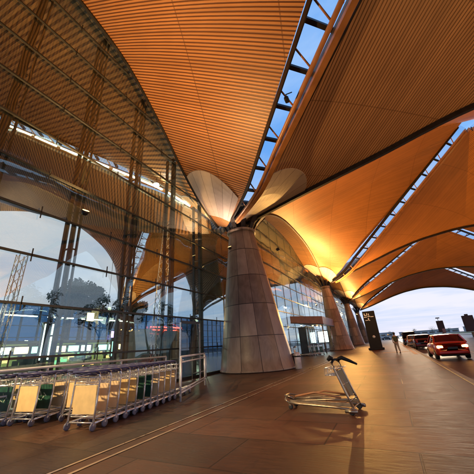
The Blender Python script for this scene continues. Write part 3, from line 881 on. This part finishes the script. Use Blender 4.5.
for (x, y) in ((2.6, 4.4), (2.6, 9.8)): MB().tube([(x, y, 0), (x, y, 3.25)], .07, 12).build('post', M['chrome'], t)
t = thing('vestibule', 'glazed entrance vestibule with a bright screen, under the brown canopy', 'vestibule', (-9.7, 37, 0))
MB().box((.9, 0, 1.55), (.05, 4.6, 3.1)).build('glass_panel', M['glass'], t)
for y in (-2.3, -1.15, 0, 1.15, 2.3): MB().bar((.9, y, 0), (.9, y, 3.1), .08, .1).build('mullion', M['mull'], t)
MB().bar((.9, -2.3, 3.1), (.9, 2.3, 3.1), .1, .14).build('head_rail', M['mull'], t)
MB().box((.45, -2.3, 1.55), (.85, .05, 3.1)).build('side_panel', M['kiosk'], t)
t = thing('lit_screen', 'bright pale blue screen hanging in the entrance under the canopy', 'screen', (-8.2, 41.5, 0))
MB().box((0, 0, 1.9), (1.5, .12, 1.6)).build('casing', M['kiosk'], t)
MB().box((0, -.075, 1.9), (1.3, .02, 1.4)).build('display', M['screen'], t)
MB().bar((0, 0, 0), (0, 0, 1.2), .12, .12).build('stand', M['kiosk'], t)

def mini_trolley_rows():
    n = 0
    for (x, y, lab) in ((-7.9, 22.4, 'trolley parked near the litter bins past the near column'), (-7.5, 23.0, 'trolley parked second past the near column'), (-7.1, 23.6, 'trolley parked third past the near column'),
                        (-7.6, 31.5, 'trolley in the dark group before the entrance screen, left one'), (-7.2, 31.9, 'trolley in the dark group before the entrance screen, middle one'), (-6.8, 32.3, 'trolley in the dark group before the entrance screen, right one')):
        c = copy_tree(protos['green' if n > 2 else 'peach']); c.location = (x, y, .004); c.rotation_euler = (0, 0, R(200 - n * 8)); c['label'] = 'luggage ' + lab; c['category'] = 'trolley'
        c['group'] = 'trolleys left by the entrance'; n += 1
mini_trolley_rows()

# ------------------------------------------------------------------ black sign pylon
t = thing('sign_pylon', 'tall black sign board with white lettering at its top', 'sign', (-1.72, 38.4, 0))
MB().bbox((0, 0, .12), (1.7, .8, .24), .04).build('base', M['black'], t)
MB().bbox((0, 0, 2.3), (1.36, .3, 4.2), .03).build('board', M['black'], t)
lt = MB()
def blk(x, z, w, h): lt.bbox((x, -.162, z), (w, .014, h), .003)
for (x, z, w, h) in ((-.48, 4.02, .10, .28), (-.34, 3.92, .18, .09), (-.2, 4.05, .08, .26), (-.02, 4.0, .1, .22), (-.42, 3.72, .34, .1), (-.02, 3.78, .3, .1), (.32, 3.72, .34, .08), (-.12, 3.46, .12, .3), (-.36, 3.34, .28, .08), (-.02, 3.3, .1, .08)): blk(x, z, w, h)
lt.build('lettering', M['white'], t)
MB().lathe([(.16, -.012), (.16, .012)], (0.02, -.16, 1.45), 20, 'y').build('emblem', M['white'], t)

# ------------------------------------------------------------------ hall interior
def lit(name, label, cat, c, d, m, base=None):
    t = thing(name, label, cat, (c[0], c[1], 0))
    MB().bbox((0, 0, c[2]), (d[0], d[1], d[2]), .02).build('casing', M['kiosk'], t)
    MB().box((d[0] / 2 + .012, 0, c[2]), (.02, d[1] * .86, d[2] * .9)).build('display', m, t)
    if c[2] - d[2] / 2 > .1: MB().bar((0, 0, 0), (0, 0, c[2] - d[2] / 2 + .02), .12, .12).build('stand', M['kiosk'], t)
    return t
lit('standing_sign', 'tall pale lit panel standing in the hall behind the left trolleys', 'sign', (-18, 10.2, 2.4), (.2, .8, 2.2), M['screen'])
lit('standing_sign', 'narrow tall lit sign with a mint face in the hall, right of the yellow sign', 'sign', (-20, 16.6, 1.9), (.2, .55, 1.2), M['screen_g'])
lit('standing_sign', 'small violet lit sign just above the mint sign in the hall', 'sign', (-20.2, 16.6, 3.0), (.2, .6, .55), M['screen_v'])
lit('standing_sign', 'small bright yellow sign hanging deep in the hall', 'sign', (-24, 17.0, 4.8), (.2, .8, .8), M['screen_y'])
for k in range(7):
    t = thing('ceiling_tube', 'long pale tube light in a row over the counters in the hall', 'light', (-27, 3 + 3.3 * k, 5.0), group='tube lights over the counters')
    MB().box((0, 0, 0), (.12, 2.4, .08)).build('tube', M['tube'], t)
    MB().bar((0, -1, .04), (0, -1, 2.2), .02).build('hanger', M['kiosk'], t)
t = thing('information_kiosk', 'dark kiosk with added red strips imitating a mirrored light trail, inside the hall', 'kiosk', (-20, 21, 0))
MB().bbox((0, 0, 1.7), (3.4, 4.2, 3.4), .05).build('body', M['kiosk'], t)
MB().box((1.73, 0, 3.5), (.06, 4.3, .08)).build('trail_strip', M['trail_glow'], t)  # added strips imitating the mirrored trail of a car's lights
MB().box((1.73, -.3, 3.25), (.06, 3.2, .05)).build('trail_strip', M['trail_glow'], t)
MB().bbox((1.75, .2, 1.5), (.1, 2.6, 1.6), .02).build('window_panel', M['counter'], t)
for k in range(6):
    y = 0 + 5.2 * k
    t = thing('check_in_counter', 'pale check-in counter %s from the near end of the line in the hall' % ordn[k] if k else 'pale check-in counter at the near end of the line in the hall', 'counter', (-30, y, 0), group='check-in counters in the hall')
    MB().bbox((0, 0, .55), (.9, 4.4, 1.1), .03).build('desk', M['counter'], t)
    MB().bbox((-1.6, 0, 2.4), (.3, 4.8, .9), .03).build('header', M['kiosk'], t)
    MB().bar((-1.6, -2.3, 0), (-1.6, -2.3, 2), .15).build('post', M['kiosk'], t); MB().bar((-1.6, 2.3, 0), (-1.6, 2.3, 2), .15).build('post', M['kiosk'], t)
    for q in range(3):
        MB().box((-1.43, -1.5 + 1.5 * q, 2.4), (.02, 1.2, .6)).build('display', M[('screen', 'screen_y', 'screen_g')[(k + q) % 3]], t)
    MB().bbox((0, -1, 1.3), (.1, .5, .4), .02).build('monitor', M['kiosk'], t)
    MB().bbox((0, 1, 1.3), (.1, .5, .4), .02).build('monitor', M['kiosk'], t)
rg = random.Random(5)
for k in range(7):
    y = -1 + 5.6 * k
    t = thing('shop_unit', '%s lit shop unit from the near end, glowing yellow green deep in the hall' % ordn[k], 'shop', (-36, y, 0), group='lit shop units in the hall')
    MB().bbox((0, 0, 1.6), (.2, 5.2, 3.2), .02).build('back_wall', M['olive_glow'], t)
    MB().bbox((.8, 0, 3.3), (1.8, 5.4, .3), .03).build('fascia', M['kiosk'], t)
    for s in (-1, 1): MB().bbox((.8, s * 2.6, 1.6), (1.7, .12, 3.2), .02).build('side_wall', M['kiosk'], t)
    for q in range(14):
        MB().bbox((.3 + rg.random(), rg.uniform(-2.3, 2.3), rg.uniform(.5, 2.8)), (.2, rg.uniform(.15, .7), rg.uniform(.1, .7)), .02).build('goods', M[rg.choice(['goods_a', 'goods_b', 'goods_c', 'goods_c'])], t)
# lattice mast
for (x, y, lab) in ((-14.2, 15.0, 'slanting silver lattice strut behind the glass wall left of the near column'), (-22, 9.5, 'pale lattice mast behind the glass at the far left')):
    t = thing('lattice_mast', lab, 'mast', (x, y, 0)); m_ = MB()
    tp = (-.5, 1.8, 12.6) if x > -20 else (0, .2, 8.5)
    c4 = [(-.25, -.25), (.25, -.25), (.25, .25), (-.25, .25)]
    for (i, j) in c4: m_.tube([(i, j, 0), (tp[0] + i, tp[1] + j, tp[2])], .035, 6)
    nn = int(tp[2] / .7)
    for k in range(nn):
        a, b = k / nn, (k + 1) / nn
        for q in range(4):
            p, r_ = c4[q], c4[(q + 1) % 4]
            m_.tube([(tp[0] * a + p[0], tp[1] * a + p[1], tp[2] * a), (tp[0] * b + r_[0], tp[1] * b + r_[1], tp[2] * b)], .02, 5)
    m_.build('lattice', M['chrome'], t)

# ------------------------------------------------------------------ lamps: floodlight in view, hall lamps, uplights placed for ceiling glow, added fill spots
def lamp_light(name, parent, kind, loc, energy, col, rot=(0, 0, 0), size=.2, spot=None, blend=.7):
    l = bpy.data.lights.new(name, kind); l.energy = energy; l.color = col
    if kind == 'SPOT': l.spot_size = R(spot); l.spot_blend = blend; l.shadow_soft_size = size
    elif kind == 'POINT': l.shadow_soft_size = size
    o = bpy.data.objects.new(name, l); COL.objects.link(o); o.location = loc; o.rotation_euler = rot
    o.parent = parent
    return o
def uplight(x, y, z, tx, ty, tz, energy, label, col=(1, .50, .13), spot=150):
    t = thing('uplight', label, 'light', (x, y, z))
    d = Vector((tx - x, ty - y, tz - z)).normalized()
    q = d.to_track_quat('-Z', 'Y').to_euler()
    c = MB(); c.tube([Vector((0, 0, 0)), d * .18], [.10, .14], 14); c.build('housing', M['dark'], t)
    e = MB(); e.tube([d * .182, d * .19], [.12, .12], 14); e.build('lens', M['lampglow'], t)
    lamp_light('bulb', t, 'SPOT', d * .22, energy, col, q, .12, spot)
    return t
UP = [(-5.9, 43.9, 6.5, 2, 34, 17, 9000, 'warm uplight on the camera side of the yellow lit second column'),
      (-5.6, 46.4, 6.5, 3, 54, 17, 6000, 'warm uplight on the far side of the second column'),
      (-5.8, 72.0, 6.5, 5, 62, 17, 6000, 'warm uplight on the third column facing the camera'),
      (-5.8, 99.9, 6.5, 6, 90, 17, 1800, 'warm uplight on the farthest column facing the camera'),
      (-8.9, 44.2, 6.5, -16, 34, 17, 4000, 'warm uplight on the hall side of the second column'),
      (-10.2, 15.4, 6.5, -20, 8, 17, 2400, 'warm uplight on the hall side of the near column'),
      (-9.2, 5.75, 6.4, -2, 4, 17, 3000, 'added warm fill lamp clamped to a mullion, aimed at the overhead slats', (1, .56, .2)),  # made-up lamp that brightens the overhead slats
      (-6.1, 19.0, 8.0, 4, 31, 13, 4500, 'warm uplight on the far side of the near column', (1, .5, .13), 120),
      (30, 15, 6.5, 20, 4, 16, 7000, 'warm uplight on the first column across the roadway, near side'),
      (30, 19, 6.5, 20, 27, 15, 3500, 'warm uplight on the first column across the roadway, far side'),
      (30, 47, 6.5, 20, 55, 15, 3500, 'warm uplight on the second column across the roadway'),
      (30, 75, 6.5, 20, 85, 15, 1200, 'warm uplight on the third column across the roadway'),
      (-50, 46, 6.3, -38, 36, 17, 5000, 'warm uplight on the second column at the back of the hall'),
      (-51, 44, 6.3, -40, 30, 20, 5000, 'warm uplight at the back of the hall aimed at the camera side')]
UP.append((-8.3, 15.7, 7.6, -8.6, 13.4, 12, 420, 'small added fill lamp high on the near column washing its plaster skirt', (1, .70, .48), 120))  # added to lift the brightness of the plaster skirt
UP.append((-9.3, -1.2, 6.8, -6.5, 5.2, .5, 2600, 'added out-of-view fill spot clamped to a mullion over near end of trolley row', (1, .70, .36), 70))  # unseen lamp added so the trolley panels come out brighter
for u in UP: uplight(*u)
t = thing('floodlight', 'glaring white floodlight inside the glass wall left of the near column', 'light', (-12.6, 12.9, 12.7))
MB().lathe([(.1, -.12), (.24, .1), (.24, .14)], n=20).build('housing', M['dark'], t)
MB().lathe([(.02, -.2), (.17, -.18), (.2, -.1), (.17, -.02), (.02, 0)], (.14, -.16, 0), 16).build('lens', M['lampwhite'], t)
MB().bar((0, 0, .1), (-.2, .2, 1.4), .05).build('bracket', M['dark'], t)
lamp_light('bulb', t, 'SPOT', (.3, -.4, -.25), 2600, (1, .80, .5), Vector((6.3, -6.5, -12)).to_track_quat('-Z', 'Y').to_euler(), .15, 75, .6)

for (x, y) in ((-28, 6), (-28, 22), (-28, 40)):
    t = thing('hall_lamp', 'wide hanging lamp over the counters in the hall', 'light', (x, y, 6.2), group='hanging lamps in the hall')
    MB().lathe([(.5, 0), (.55, .05), (.2, .25)], n=20).build('shade', M['kiosk'], t)
    MB().lathe([(.05, -.03), (.42, -.02)], n=20).build('lens', M['tube'], t)
    MB().bar((0, 0, .2), (0, 0, 7), .03).build('hanger', M['kiosk'], t)
    lamp_light('bulb', t, 'POINT', (0, 0, -.2), 700, (.85, 1, .7), size=.4)

b0 = LB[0]
for k in range(9):
    w = .10 + .085 * k
    X = lambda q: (b0.x1 + (b0.cx - b0.x1) * q, b0.y1 + (b0.cy - b0.y1) * q, b0.Dq(q, b0.x1, b0.y1) - .25)
    p, q = Vector(X(w)), Vector(X(w + .07))
    t = thing('tube_light', '%s greenish tube light from the near column along the hall skylight' % ordn[k], 'light', p, group='tube lights along the hall skylight')
    MB().tube([Vector((0, 0, 0)), q - p], .07, 8).build('tube', M['tube'], t)
    MB().bar((0, 0, .04), (0, 0, .5), .04).build('hanger', M['dark'], t)
# ------------------------------------------------------------------ cars
def paint(name, col): return mat(name, col, .25, .2, coat=.6, noise=(1.5, .06))
M['red'] = paint('red_paint', (.62, .03, .02)); M['maroon'] = paint('maroon_paint', (.10, .012, .02)); M['silver'] = paint('silver_paint', (.45, .42, .42)); M['blackp'] = paint('black_paint', (.02, .02, .025))
M['carglass'] = mat('car_glass', (.015, .018, .022), .06, .0, coat=.5)
M['tail'] = mat('tail_lamp', (.8, .3, .1), .3, emit=(1, .45, .12), es=9)
M['tailred'] = mat('tail_lamp_red', (.6, .02, .02), .3, emit=(1, .05, .02), es=3)
M['head'] = mat('head_lamp', (.9, .9, .85), .1, emit=(1, .9, .7), es=3)
M['tailoff'] = mat('tail_lamp_off', (.25, .01, .01), .15)
M['plate'] = mat('number_plate', (.02, .02, .02), .4)
def make_car(label, x, y, rz, body, L=4.4, Wd=1.76, H=1.45, van=False, lit_=True, group=None, name='car'):
    """x forward, origin on the ground under the middle"""
    t = thing(name, label, 'car', (x, y, -.165), rz, group)
    hl = L / 2; w = Wd / 2
    # stations: x, z_low, z_belt, half width
    S = [(-hl, .42, .78, .74), (-hl + .06, .30, .92, .9), (-hl + .3, .24, 1.0, .98), (-hl + .9, .2, 1.0, 1), (-.2, .19, .97, 1), (hl - 1.5, .19, .95, 1), (hl - .7, .22, .84, .97), (hl - .2, .27, .70, .88), (hl, .38, .58, .72)]
    if van: S = [(-hl, .4, .9, .86), (-hl + .05, .28, 1.05, .96), (-hl + .3, .24, 1.1, 1), (-hl + 1, .2, 1.1, 1), (0, .2, 1.08, 1), (hl - 1.2, .2, 1.0, 1), (hl - .5, .24, .88, .95), (hl - .1, .3, .72, .88), (hl, .4, .6, .75)]
    def ring(sx, zl, zb, hw):
        hw *= w; zm = (zl + zb) / 2
        pts = [(-.90, zl), (-.99, zl + .1), (-1.0, zm), (-.985, zb - .1), (-.93, zb - .015), (-.5, zb + .03), (0, zb + .04)]
        pts = pts + [(-a, z) for (a, z) in pts[-2::-1]]
        return [(sx, a * hw, z) for (a, z) in pts]
    def loft(rings, caps=True):
        n = len(rings[0]); vs = [p for r in rings for p in r]; fs = []
        for i in range(len(rings) - 1):
            for k in range(n):
                a = i * n + k; b = i * n + (k + 1) % n
                fs.append((a, b, b + n, a + n))
        if caps: fs.append(tuple(range(n))); fs.append(tuple((len(rings) - 1) * n + k for k in range(n)))
        return MB().add(vs, fs, smooth=True)
    bo = loft([ring(*s) for s in S]).build('body', body, t)
    # greenhouse
    zb = .96 if not van else 1.06
    if van: C = [(-hl + .12, 0), (-hl + .32, 1), (hl - 2.0, 1), (hl - 1.1, 0)]
    else: C = [(-hl + .35, 0), (-hl + .95, 1), (.25, 1), (hl - 1.35, 0)]
    wr = w * .76
    def ring2(sx, q, grow=0):
        z0, z1 = zb - .02, zb + (H - zb - .05) * q
        hw = w * .93 - (w * .93 - wr) * q
        return [(sx, -w * .93 - grow, z0), (sx, -hw - grow, z1 + .001), (sx, -hw * .6, z1 + .02 * q + grow), (sx, 0, z1 + .03 * q + grow), (sx, hw * .6, z1 + .02 * q + grow), (sx, hw + grow, z1 + .001), (sx, w * .93 + grow, z0)]
    loft([ring2(*c) for c in C]).build('window_glass', M['carglass'], t)
    r = MB()
    x1, x2 = C[1][0], C[2][0]
    rr = []
    for q in range(9):
        xx = x1 - .06 + (x2 - x1 + .12) * q / 8; e = 1 - (abs(q - 4) / 4) ** 4
        rr.append([(xx, s * wr * 1.03, H - .05 - .0 + .012 * e) if abs(s) == 1 else (xx, s * wr, H - .02 + .03 * e) for s in (-1, -.6, 0, .6, 1)] + [(xx, wr * 1.0, H - .09), (xx, -wr * 1.0, H - .09)])
    loft(rr).build('roof', body, t)
    for s in (-1, 1):
        xm = (C[1][0] + C[2][0]) / 2 - .05
        for (pa, pb, pw) in ((C[0][0], C[1][0], .09), (C[3][0], C[2][0], .06), (xm, xm, .07)):
            MB().bar((pa, s * w * .943, zb - .02), (pb, s * (wr + .012), H - .06), pw, .05).build('pillar', body, t)
        mm = MB().bbox((C[3][0] - .25, s * (w + .08), zb + .06), (.16, .16, .12), .04).build('mirror', body, t)
        xw = -hl + .02
        za = .74 if not van else .85
        MB().bbox((xw + .05, s * w * .70, za), (.16, .34 if not van else .2, .17 if not van else .4), .04).build('taillight', M['tail'] if lit_ else M['tailoff'], t)
        MB().bbox((hl - .12, s * w * .62, .62), (.2, .34, .14), .05).build('headlight', M['head'] if lit_ else M['carglass'], t)
    if lit_: MB().bbox((C[0][0] - .02, 0, zb + .03), (.06, .34, .05), .01).build('brake_lamp', M['tail'], t)
    MB().bbox((-hl + .02, 0, .42), (.12, Wd * .88, .2), .05).build('bumper', body if not lit_ else M['red'] if body == M['red'] else body, t)
    MB().bbox((-hl + .0, 0, .27), (.14, Wd * .8, .12), .04).build('lower_trim', M['black'], t)
    MB().bbox((-hl + .03, 0, .9), (.1, Wd * .55, .025), .008).build('boot_seam', M['black'], t)
    MB().bbox((-hl - .045, 0, .66), (.02, .5, .12), .004).build('number_plate', M['plate'], t)
    for xx in (-hl + .82, hl - .85):
        for s in (-1, 1):
            tr = MB().lathe([(.20, -.1), (.29, -.1), (.315, -.07), (.315, .07), (.29, .1), (.20, .1)], (xx, s * (w - .09), .315), 24, 'y').build('wheel', M['rubber'], t)
            rim = MB().lathe([(.19, -.03), (.2, 0), (.06, .02), (.02, .03)], (xx, s * (w - .0), .315), 20, 'y').build('rim', M['chrome'], tr)
    return t
make_car('red car with glowing rear lamps driving along the kerb lane', 3.1, 24.0, R(92), M['red'], L=4.3)
make_car('pale car half out of the picture at the right, beside the red car', 5.35, 20.3, R(90), M['silver'], L=4.5)
make_car('dark maroon hatchback parked at the kerb beyond the red car', 3.1, 39.8, R(90), M['maroon'], L=3.9, Wd=1.75, H=1.5, van=True, lit_=False)
make_car('small white car parked just ahead of the maroon one', 2.7, 45.5, R(90), M['silver'], L=3.8, H=1.5, lit_=False)
make_car('black van standing at the kerb ahead of the parked cars', 2.55, 52.5, R(90), M['blackp'], L=4.9, Wd=1.9, H=2.0, van=True, lit_=False)
for k, (x, y) in enumerate(((-1.5, 150), (2.5, 165), (-6.5, 158))):
    make_car(('dark distant car nearest the sign board on the horizon', 'dark distant car in the middle of the far forecourt', 'distant dark car seen between columns and sign')[k], x, y, R(20 + 50 * k), M['blackp'], lit_=False)

# ------------------------------------------------------------------ the person by the kerb
def skin_mesh(name, verts, edges, radii, m, parent, sub=2, root=0):
    me = bpy.data.meshes.new(name); me.from_pydata(verts, edges, []); me.update()
    o = bpy.data.objects.new(name, me); COL.objects.link(o); o.parent = parent
    sk = o.modifiers.new('skin', 'SKIN'); 
    if not me.skin_vertices: me.attributes.new  # layer is made with the modifier below
    bpy.context.view_layer.objects.active = o
    if not me.skin_vertices:
        bpy.ops.mesh.customdata_skin_add()
    for i, r_ in enumerate(radii):
        me.skin_vertices[0].data[i].radius = (r_, r_) if not hasattr(r_, '__len__') else r_
    me.skin_vertices[0].data[root].use_root = True
    sb = o.modifiers.new('sub', 'SUBSURF'); sb.levels = sub; sb.render_levels = sub
    me.materials.append(m)
    return o
M['skin'] = mat('skin', (.42, .25, .17), .5); M['shirt'] = mat('olive_shirt', (.07, .075, .035), .85, noise=(12, .2)); M['trouser'] = mat('pale_trousers', (.34, .28, .22), .8, noise=(12, .2)); M['hair'] = mat('hair', (.02, .015, .012), .6)
pt_ = thing('person', 'person in an olive top and pale trousers walking on the pavement near the kerb', 'person', (.33, 29.0, 0), R(10))
SC = .93
def sp(L): return [(a * SC, b * SC, c * SC) for (a, b, c) in L]
# faces +y (away from the camera), mid-stride
V = sp([(0, 0, .95), (0, 0, 1.12), (0, .01, 1.32), (0, .0, 1.47), (0, .01, 1.55), (0, .03, 1.64), (0, .03, 1.73),
     (-.17, 0, 1.42), (-.22, -.06, 1.16), (-.22, .06, .93), (-.22, .10, .85),
     (.17, 0, 1.42), (.22, .06, 1.16), (.21, .18, .96), (.20, .23, .89),
     (-.09, 0, .90), (-.10, .12, .50), (-.10, .10, .10), (-.10, .22, .03),
     (.09, 0, .90), (.10, -.06, .50), (.11, -.28, .14), (.11, -.20, .03)])
Ed = [(0, 1), (1, 2), (2, 3), (3, 4), (4, 5), (5, 6), (3, 7), (7, 8), (8, 9), (9, 10), (3, 11), (11, 12), (12, 13), (13, 14), (0, 15), (15, 16), (16, 17), (17, 18), (0, 19), (19, 20), (20, 21), (21, 22)]
Rd = [.13, .12, .14, .08, .05, .085, .07, .06, .045, .035, .03, .06, .045, .035, .03, .09, .06, .045, .035, .09, .06, .045, .035]
skin_mesh('body', V, Ed, Rd, M['skin'], pt_)
V2 = sp([(0, 0, .90), (0, 0, 1.12), (0, .01, 1.32), (0, 0, 1.44), (-.17, 0, 1.42), (-.21, -.03, 1.25), (.17, 0, 1.42), (.21, .03, 1.25)])
skin_mesh('shirt', V2, [(0, 1), (1, 2), (2, 3), (3, 4), (4, 5), (3, 6), (6, 7)], [(.17, .155), (.15, .15), (.17, .17), (.10, .10), .07, .065, .07, .065], M['shirt'], pt_)
V3 = sp([(0, 0, .96), (-.09, 0, .86), (-.10, .12, .50), (-.10, .10, .12), (.09, 0, .86), (.10, -.06, .50), (.11, -.27, .16)])
skin_mesh('trousers', V3, [(0, 1), (1, 2), (2, 3), (0, 4), (4, 5), (5, 6)], [.14, .105, .08, .065, .105, .08, .065], M['trouser'], pt_)
MB().lathe([(.02, .11), (.07, .09), (.098, .03), (.10, -.03), (.085, -.09), (.03, -.1)], (0, 0, 1.70 * SC), 16).build('hair', M['hair'], pt_)
for s, yy in ((-1, .17), (1, -.22)): MB().bbox((s * .1 * SC, yy * SC, .035), (.09, .26, .07), .03).build('shoe', M['black'], pt_)

# ------------------------------------------------------------------ far things
def pylon(x, y, w, h, z0, label, cap):
    t = thing('sign_pylon', label, 'sign', (x, y, -.17))
    MB().bar((0, 0, 0), (0, 0, z0), .5, .4).build('post', M['blackp'], t)
    MB().bbox((0, 0, (z0 + h) / 2 + .1), (w, .5, h - z0), .05).build('board', M['navy'], t)
    if cap:
        MB().bbox((.35, .0, z0 + .45), (.75, .54, 1.1), .05).build('side_panel', M['maroon'], t)
        MB().tube([(-.2, 0, h), (-.2, 0, h + .75)], .06, 6).build('mast', M['blackp'], t)
        MB().bbox((-.2, 0, h + .8), (.9, .15, .25), .05).build('top_sign', M['navy'], t)
    else:
        MB().bbox((-.1, 0, h + .2), (.7, .52, .5), .05).build('top_block', M['navy'], t)
M['navy'] = mat('navy_board', (.02, .02, .06), .7, noise=(1, .3))
pylon(12.1, 90, 1.5, 4.3, 1.5, 'slim dark sign pylon with a small sign on its tip, beyond the red car', True)
pylon(18.1, 90, 2.3, 5.0, 1.2, 'broad dark sign pylon at the far right beyond the cars', False)
# low kerb wall of the far road and a thin line of buildings on the horizon
hz = MB()
rng = random.Random(3)
M['farb'] = mat('far_building', (.30, .33, .37), .8, noise=(.05, .2))
names = ['low pale terminal block on the horizon left of the parked cars', 'low terminal block on the horizon behind the parked cars', 'long low hangar on the horizon above the red car', 'long low hangar on the horizon at the far right']
for k, (x, w, h) in enumerate(((-40, 90, 7), (55, 80, 6), (150, 90, 7.5), (260, 110, 7))):
    t = thing('far_building', names[k], 'building', (x, 560, -.24))
    MB().bbox((0, 0, h / 2), (w, 24, h), .3).build('wall', M['farb'], t)
    MB().bbox((0, 0, h + .25), (w + 1.5, 25.5, .5), .1).build('roof', M['farb'], t)
    for q in range(int(w / 10)):
        MB().box((-w / 2 + 5 + 10 * q, -12.1, h * .5), (7, .2, h * .35)).build('window', M['carglass'], t)

# ------------------------------------------------------------------ trees across the roadway (seen mirrored in the glass) and on the horizon
def tree(x, y, h, cr, label, seed, n=1800, group='trees across the roadway'):
    rg = random.Random(seed)
    t = thing('tree', label, 'tree', (x, y, -.05), group=group)
    tr = MB()
    tr.tube([(0, 0, 0), (.1, .05, h * .3), (.0, .1, h * .62)], [h * .026, h * .02, h * .012], 9)
    cl = []
    for k in range(9):
        a = rg.uniform(0, 2 * PI); q = rg.uniform(.25, 1); zz = h * rg.uniform(.58, .92)
        c = Vector((math.cos(a) * cr * q * .75, math.sin(a) * cr * q * .75, zz)); cl.append((c, cr * rg.uniform(.28, .5)))
        tr.tube([(0.05, .08, h * rg.uniform(.3, .55)), c * .6 + Vector((0, 0, h * .22)), c], [h * .010, h * .006, h * .003], 6)
    tr.build('trunk', M['bark'], t)
    lf = MB()
    for k in range(n):
        c, r_ = cl[rg.randrange(len(cl))]
        d = Vector((rg.gauss(0, 1), rg.gauss(0, 1), rg.gauss(0, .6))); d.normalize()
        p = c + d * r_ * rg.uniform(.35, 1.1)
        u = Vector((rg.gauss(0, 1), rg.gauss(0, 1), rg.gauss(0, 1))).normalized(); v = u.orthogonal().normalized()
        s = rg.uniform(.14, .32) * max(1.0, h / 13)
        lf.add([p - u * s, p + v * s * .55, p + u * s, p - v * s * .55], [(0, 1, 2, 3)])
    lf.build('crown', M['leaf'], t)
    return t
tw = ['tall tree', 'broad tree', 'leaning tree', 'slim tree']
for k in range(13):
    x = 46 + rng.uniform(-3, 9); y = 12 + k * 9.5 + rng.uniform(-2, 2)
    tree(x, y, rng.uniform(13, 20), rng.uniform(4.2, 6), 'dark leafy tree across the roadway, seen only mirrored in the glass wall', 100 + k)
for k in range(6):
    tree(-72 - (k % 3) * 3, 45 + k * 5.4, (22, 24, 23, 17, 24, 22)[k], 5.0, 'tall dark tree beyond the hall, silhouetted on the sky through the glass', 200 + k, n=3200, group='trees beyond the hall')
for k in range(12):
    x = -30 + k * 26 + rng.uniform(-8, 8)
    tree(x, 430 + rng.uniform(-30, 30), rng.uniform(5, 8), rng.uniform(4, 7), 'small dark distant tree on the horizon under the roof rim', 300 + k, n=260, group='distant trees on the horizon')

# ------------------------------------------------------------------ sky and sun
SUN_EL, SUN_AZ = R(7.5), R(4)            # low sun beyond the far arch, azimuth from +Y towards +X
wd = bpy.data.worlds.new('World'); sc.world = wd; wd.use_nodes = True
nt = wd.node_tree; N = nt.nodes; L = nt.links
bg = N['Background']
sky = N.new('ShaderNodeTexSky'); sky.sky_type = 'NISHITA'; sky.sun_disc = False
sky.sun_elevation = SUN_EL; sky.sun_rotation = SUN_AZ; sky.air_density = 1.0; sky.dust_density = .6; sky.ozone_density = 3.0
tc = N.new('ShaderNodeTexCoord'); sp_ = N.new('ShaderNodeSeparateXYZ'); L.new(tc.outputs['Generated'], sp_.inputs[0])
zz = math_node(nt, 'ADD', math_node(nt, 'MAXIMUM', sp_.outputs[2], 0.0), .12)
cx_ = math_node(nt, 'DIVIDE', sp_.outputs[0], zz); cy_ = math_node(nt, 'DIVIDE', sp_.outputs[1], zz)
cb = N.new('ShaderNodeCombineXYZ'); L.new(cx_, cb.inputs[0]); L.new(cy_, cb.inputs[1])
mp = N.new('ShaderNodeMapping'); mp.inputs['Scale'].default_value = (.3, .75, 1); mp.inputs['Rotation'].default_value = (0, 0, .5); L.new(cb.outputs[0], mp.inputs[0])
cn = N.new('ShaderNodeTexNoise'); cn.inputs['Scale'].default_value = 1.1; cn.inputs['Detail'].default_value = 7; cn.inputs['Roughness'].default_value = .6; cn.inputs['Distortion'].default_value = .5
L.new(mp.outputs[0], cn.inputs['Vector'])
cm = N.new('ShaderNodeMapRange'); cm.inputs[1].default_value = .40; cm.inputs[2].default_value = .60; L.new(cn.outputs[0], cm.inputs[0])
SKYK = .1
el = N.new('ShaderNodeMapRange'); el.interpolation_type = 'SMOOTHSTEP'; el.inputs[1].default_value = .02; el.inputs[2].default_value = .75
L.new(sp_.outputs[2], el.inputs[0])
grad = mixcol(nt, el.outputs[0], (2.2, 3.2, 5.1), (1.0, 2.7, 5.8))
blue = mixcol(nt, .955, sky.outputs[0], grad)
cldc = mixcol(nt, el.outputs[0], (5.2, 5.1, 5.7), (4.2, 5.0, 6.2))
cld = mixcol(nt, math_node(nt, 'MULTIPLY', cm.outputs[0], .9), blue, cldc)
L.new(cld, bg.inputs[0]); bg.inputs[1].default_value = SKYK
sl = bpy.data.lights.new('sun', 'SUN'); sl.energy = .22; sl.angle = R(9); sl.color = (1, .72, .45)
so = bpy.data.objects.new('sun', sl); COL.objects.link(so)
dv = Vector((math.sin(SUN_AZ) * math.cos(SUN_EL), math.cos(SUN_AZ) * math.cos(SUN_EL), math.sin(SUN_EL)))
so.rotation_euler = (-dv).to_track_quat('-Z', 'Y').to_euler(); so.location = dv * 50

sc.view_settings.view_transform = 'Standard'; sc.view_settings.look = 'None'
sc.view_settings.gamma = 1; sc.view_settings.use_curve_mapping = False
sc.view_settings.exposure = 0.85
sc.render.engine = 'CYCLES'
cy = sc.cycles
cy.max_bounces = 8; cy.diffuse_bounces = 4; cy.glossy_bounces = 5; cy.transparent_max_bounces = 24; cy.transmission_bounces = 6
cy.sample_clamp_indirect = 6; cy.caustics_reflective = False; cy.caustics_refractive = False
cy.use_denoising = True
try: cy.denoiser = 'OPENIMAGEDENOISE'
except Exception: pass
# no pooled helper data left behind

# small camera hanging in the skylight
P0 = Vector((bR0.x0 + (bR0.cx - bR0.x0) * .385, bR0.y1 + (bR0.cy - bR0.y1) * .385, bR0.D(.385)))
t = thing('camera_fixture', 'small dark fixture hanging on an arm in the wide skylight', 'camera', P0)
MB().tube([(.1, .1, .3), (-.15, -.1, .1), (-.15, -.1, -.12)], .025, 6).build('arm', M['black'], t)
MB().bbox((-.15, -.1, -.22), (.2, .3, .2), .04).build('housing', M['black'], t)
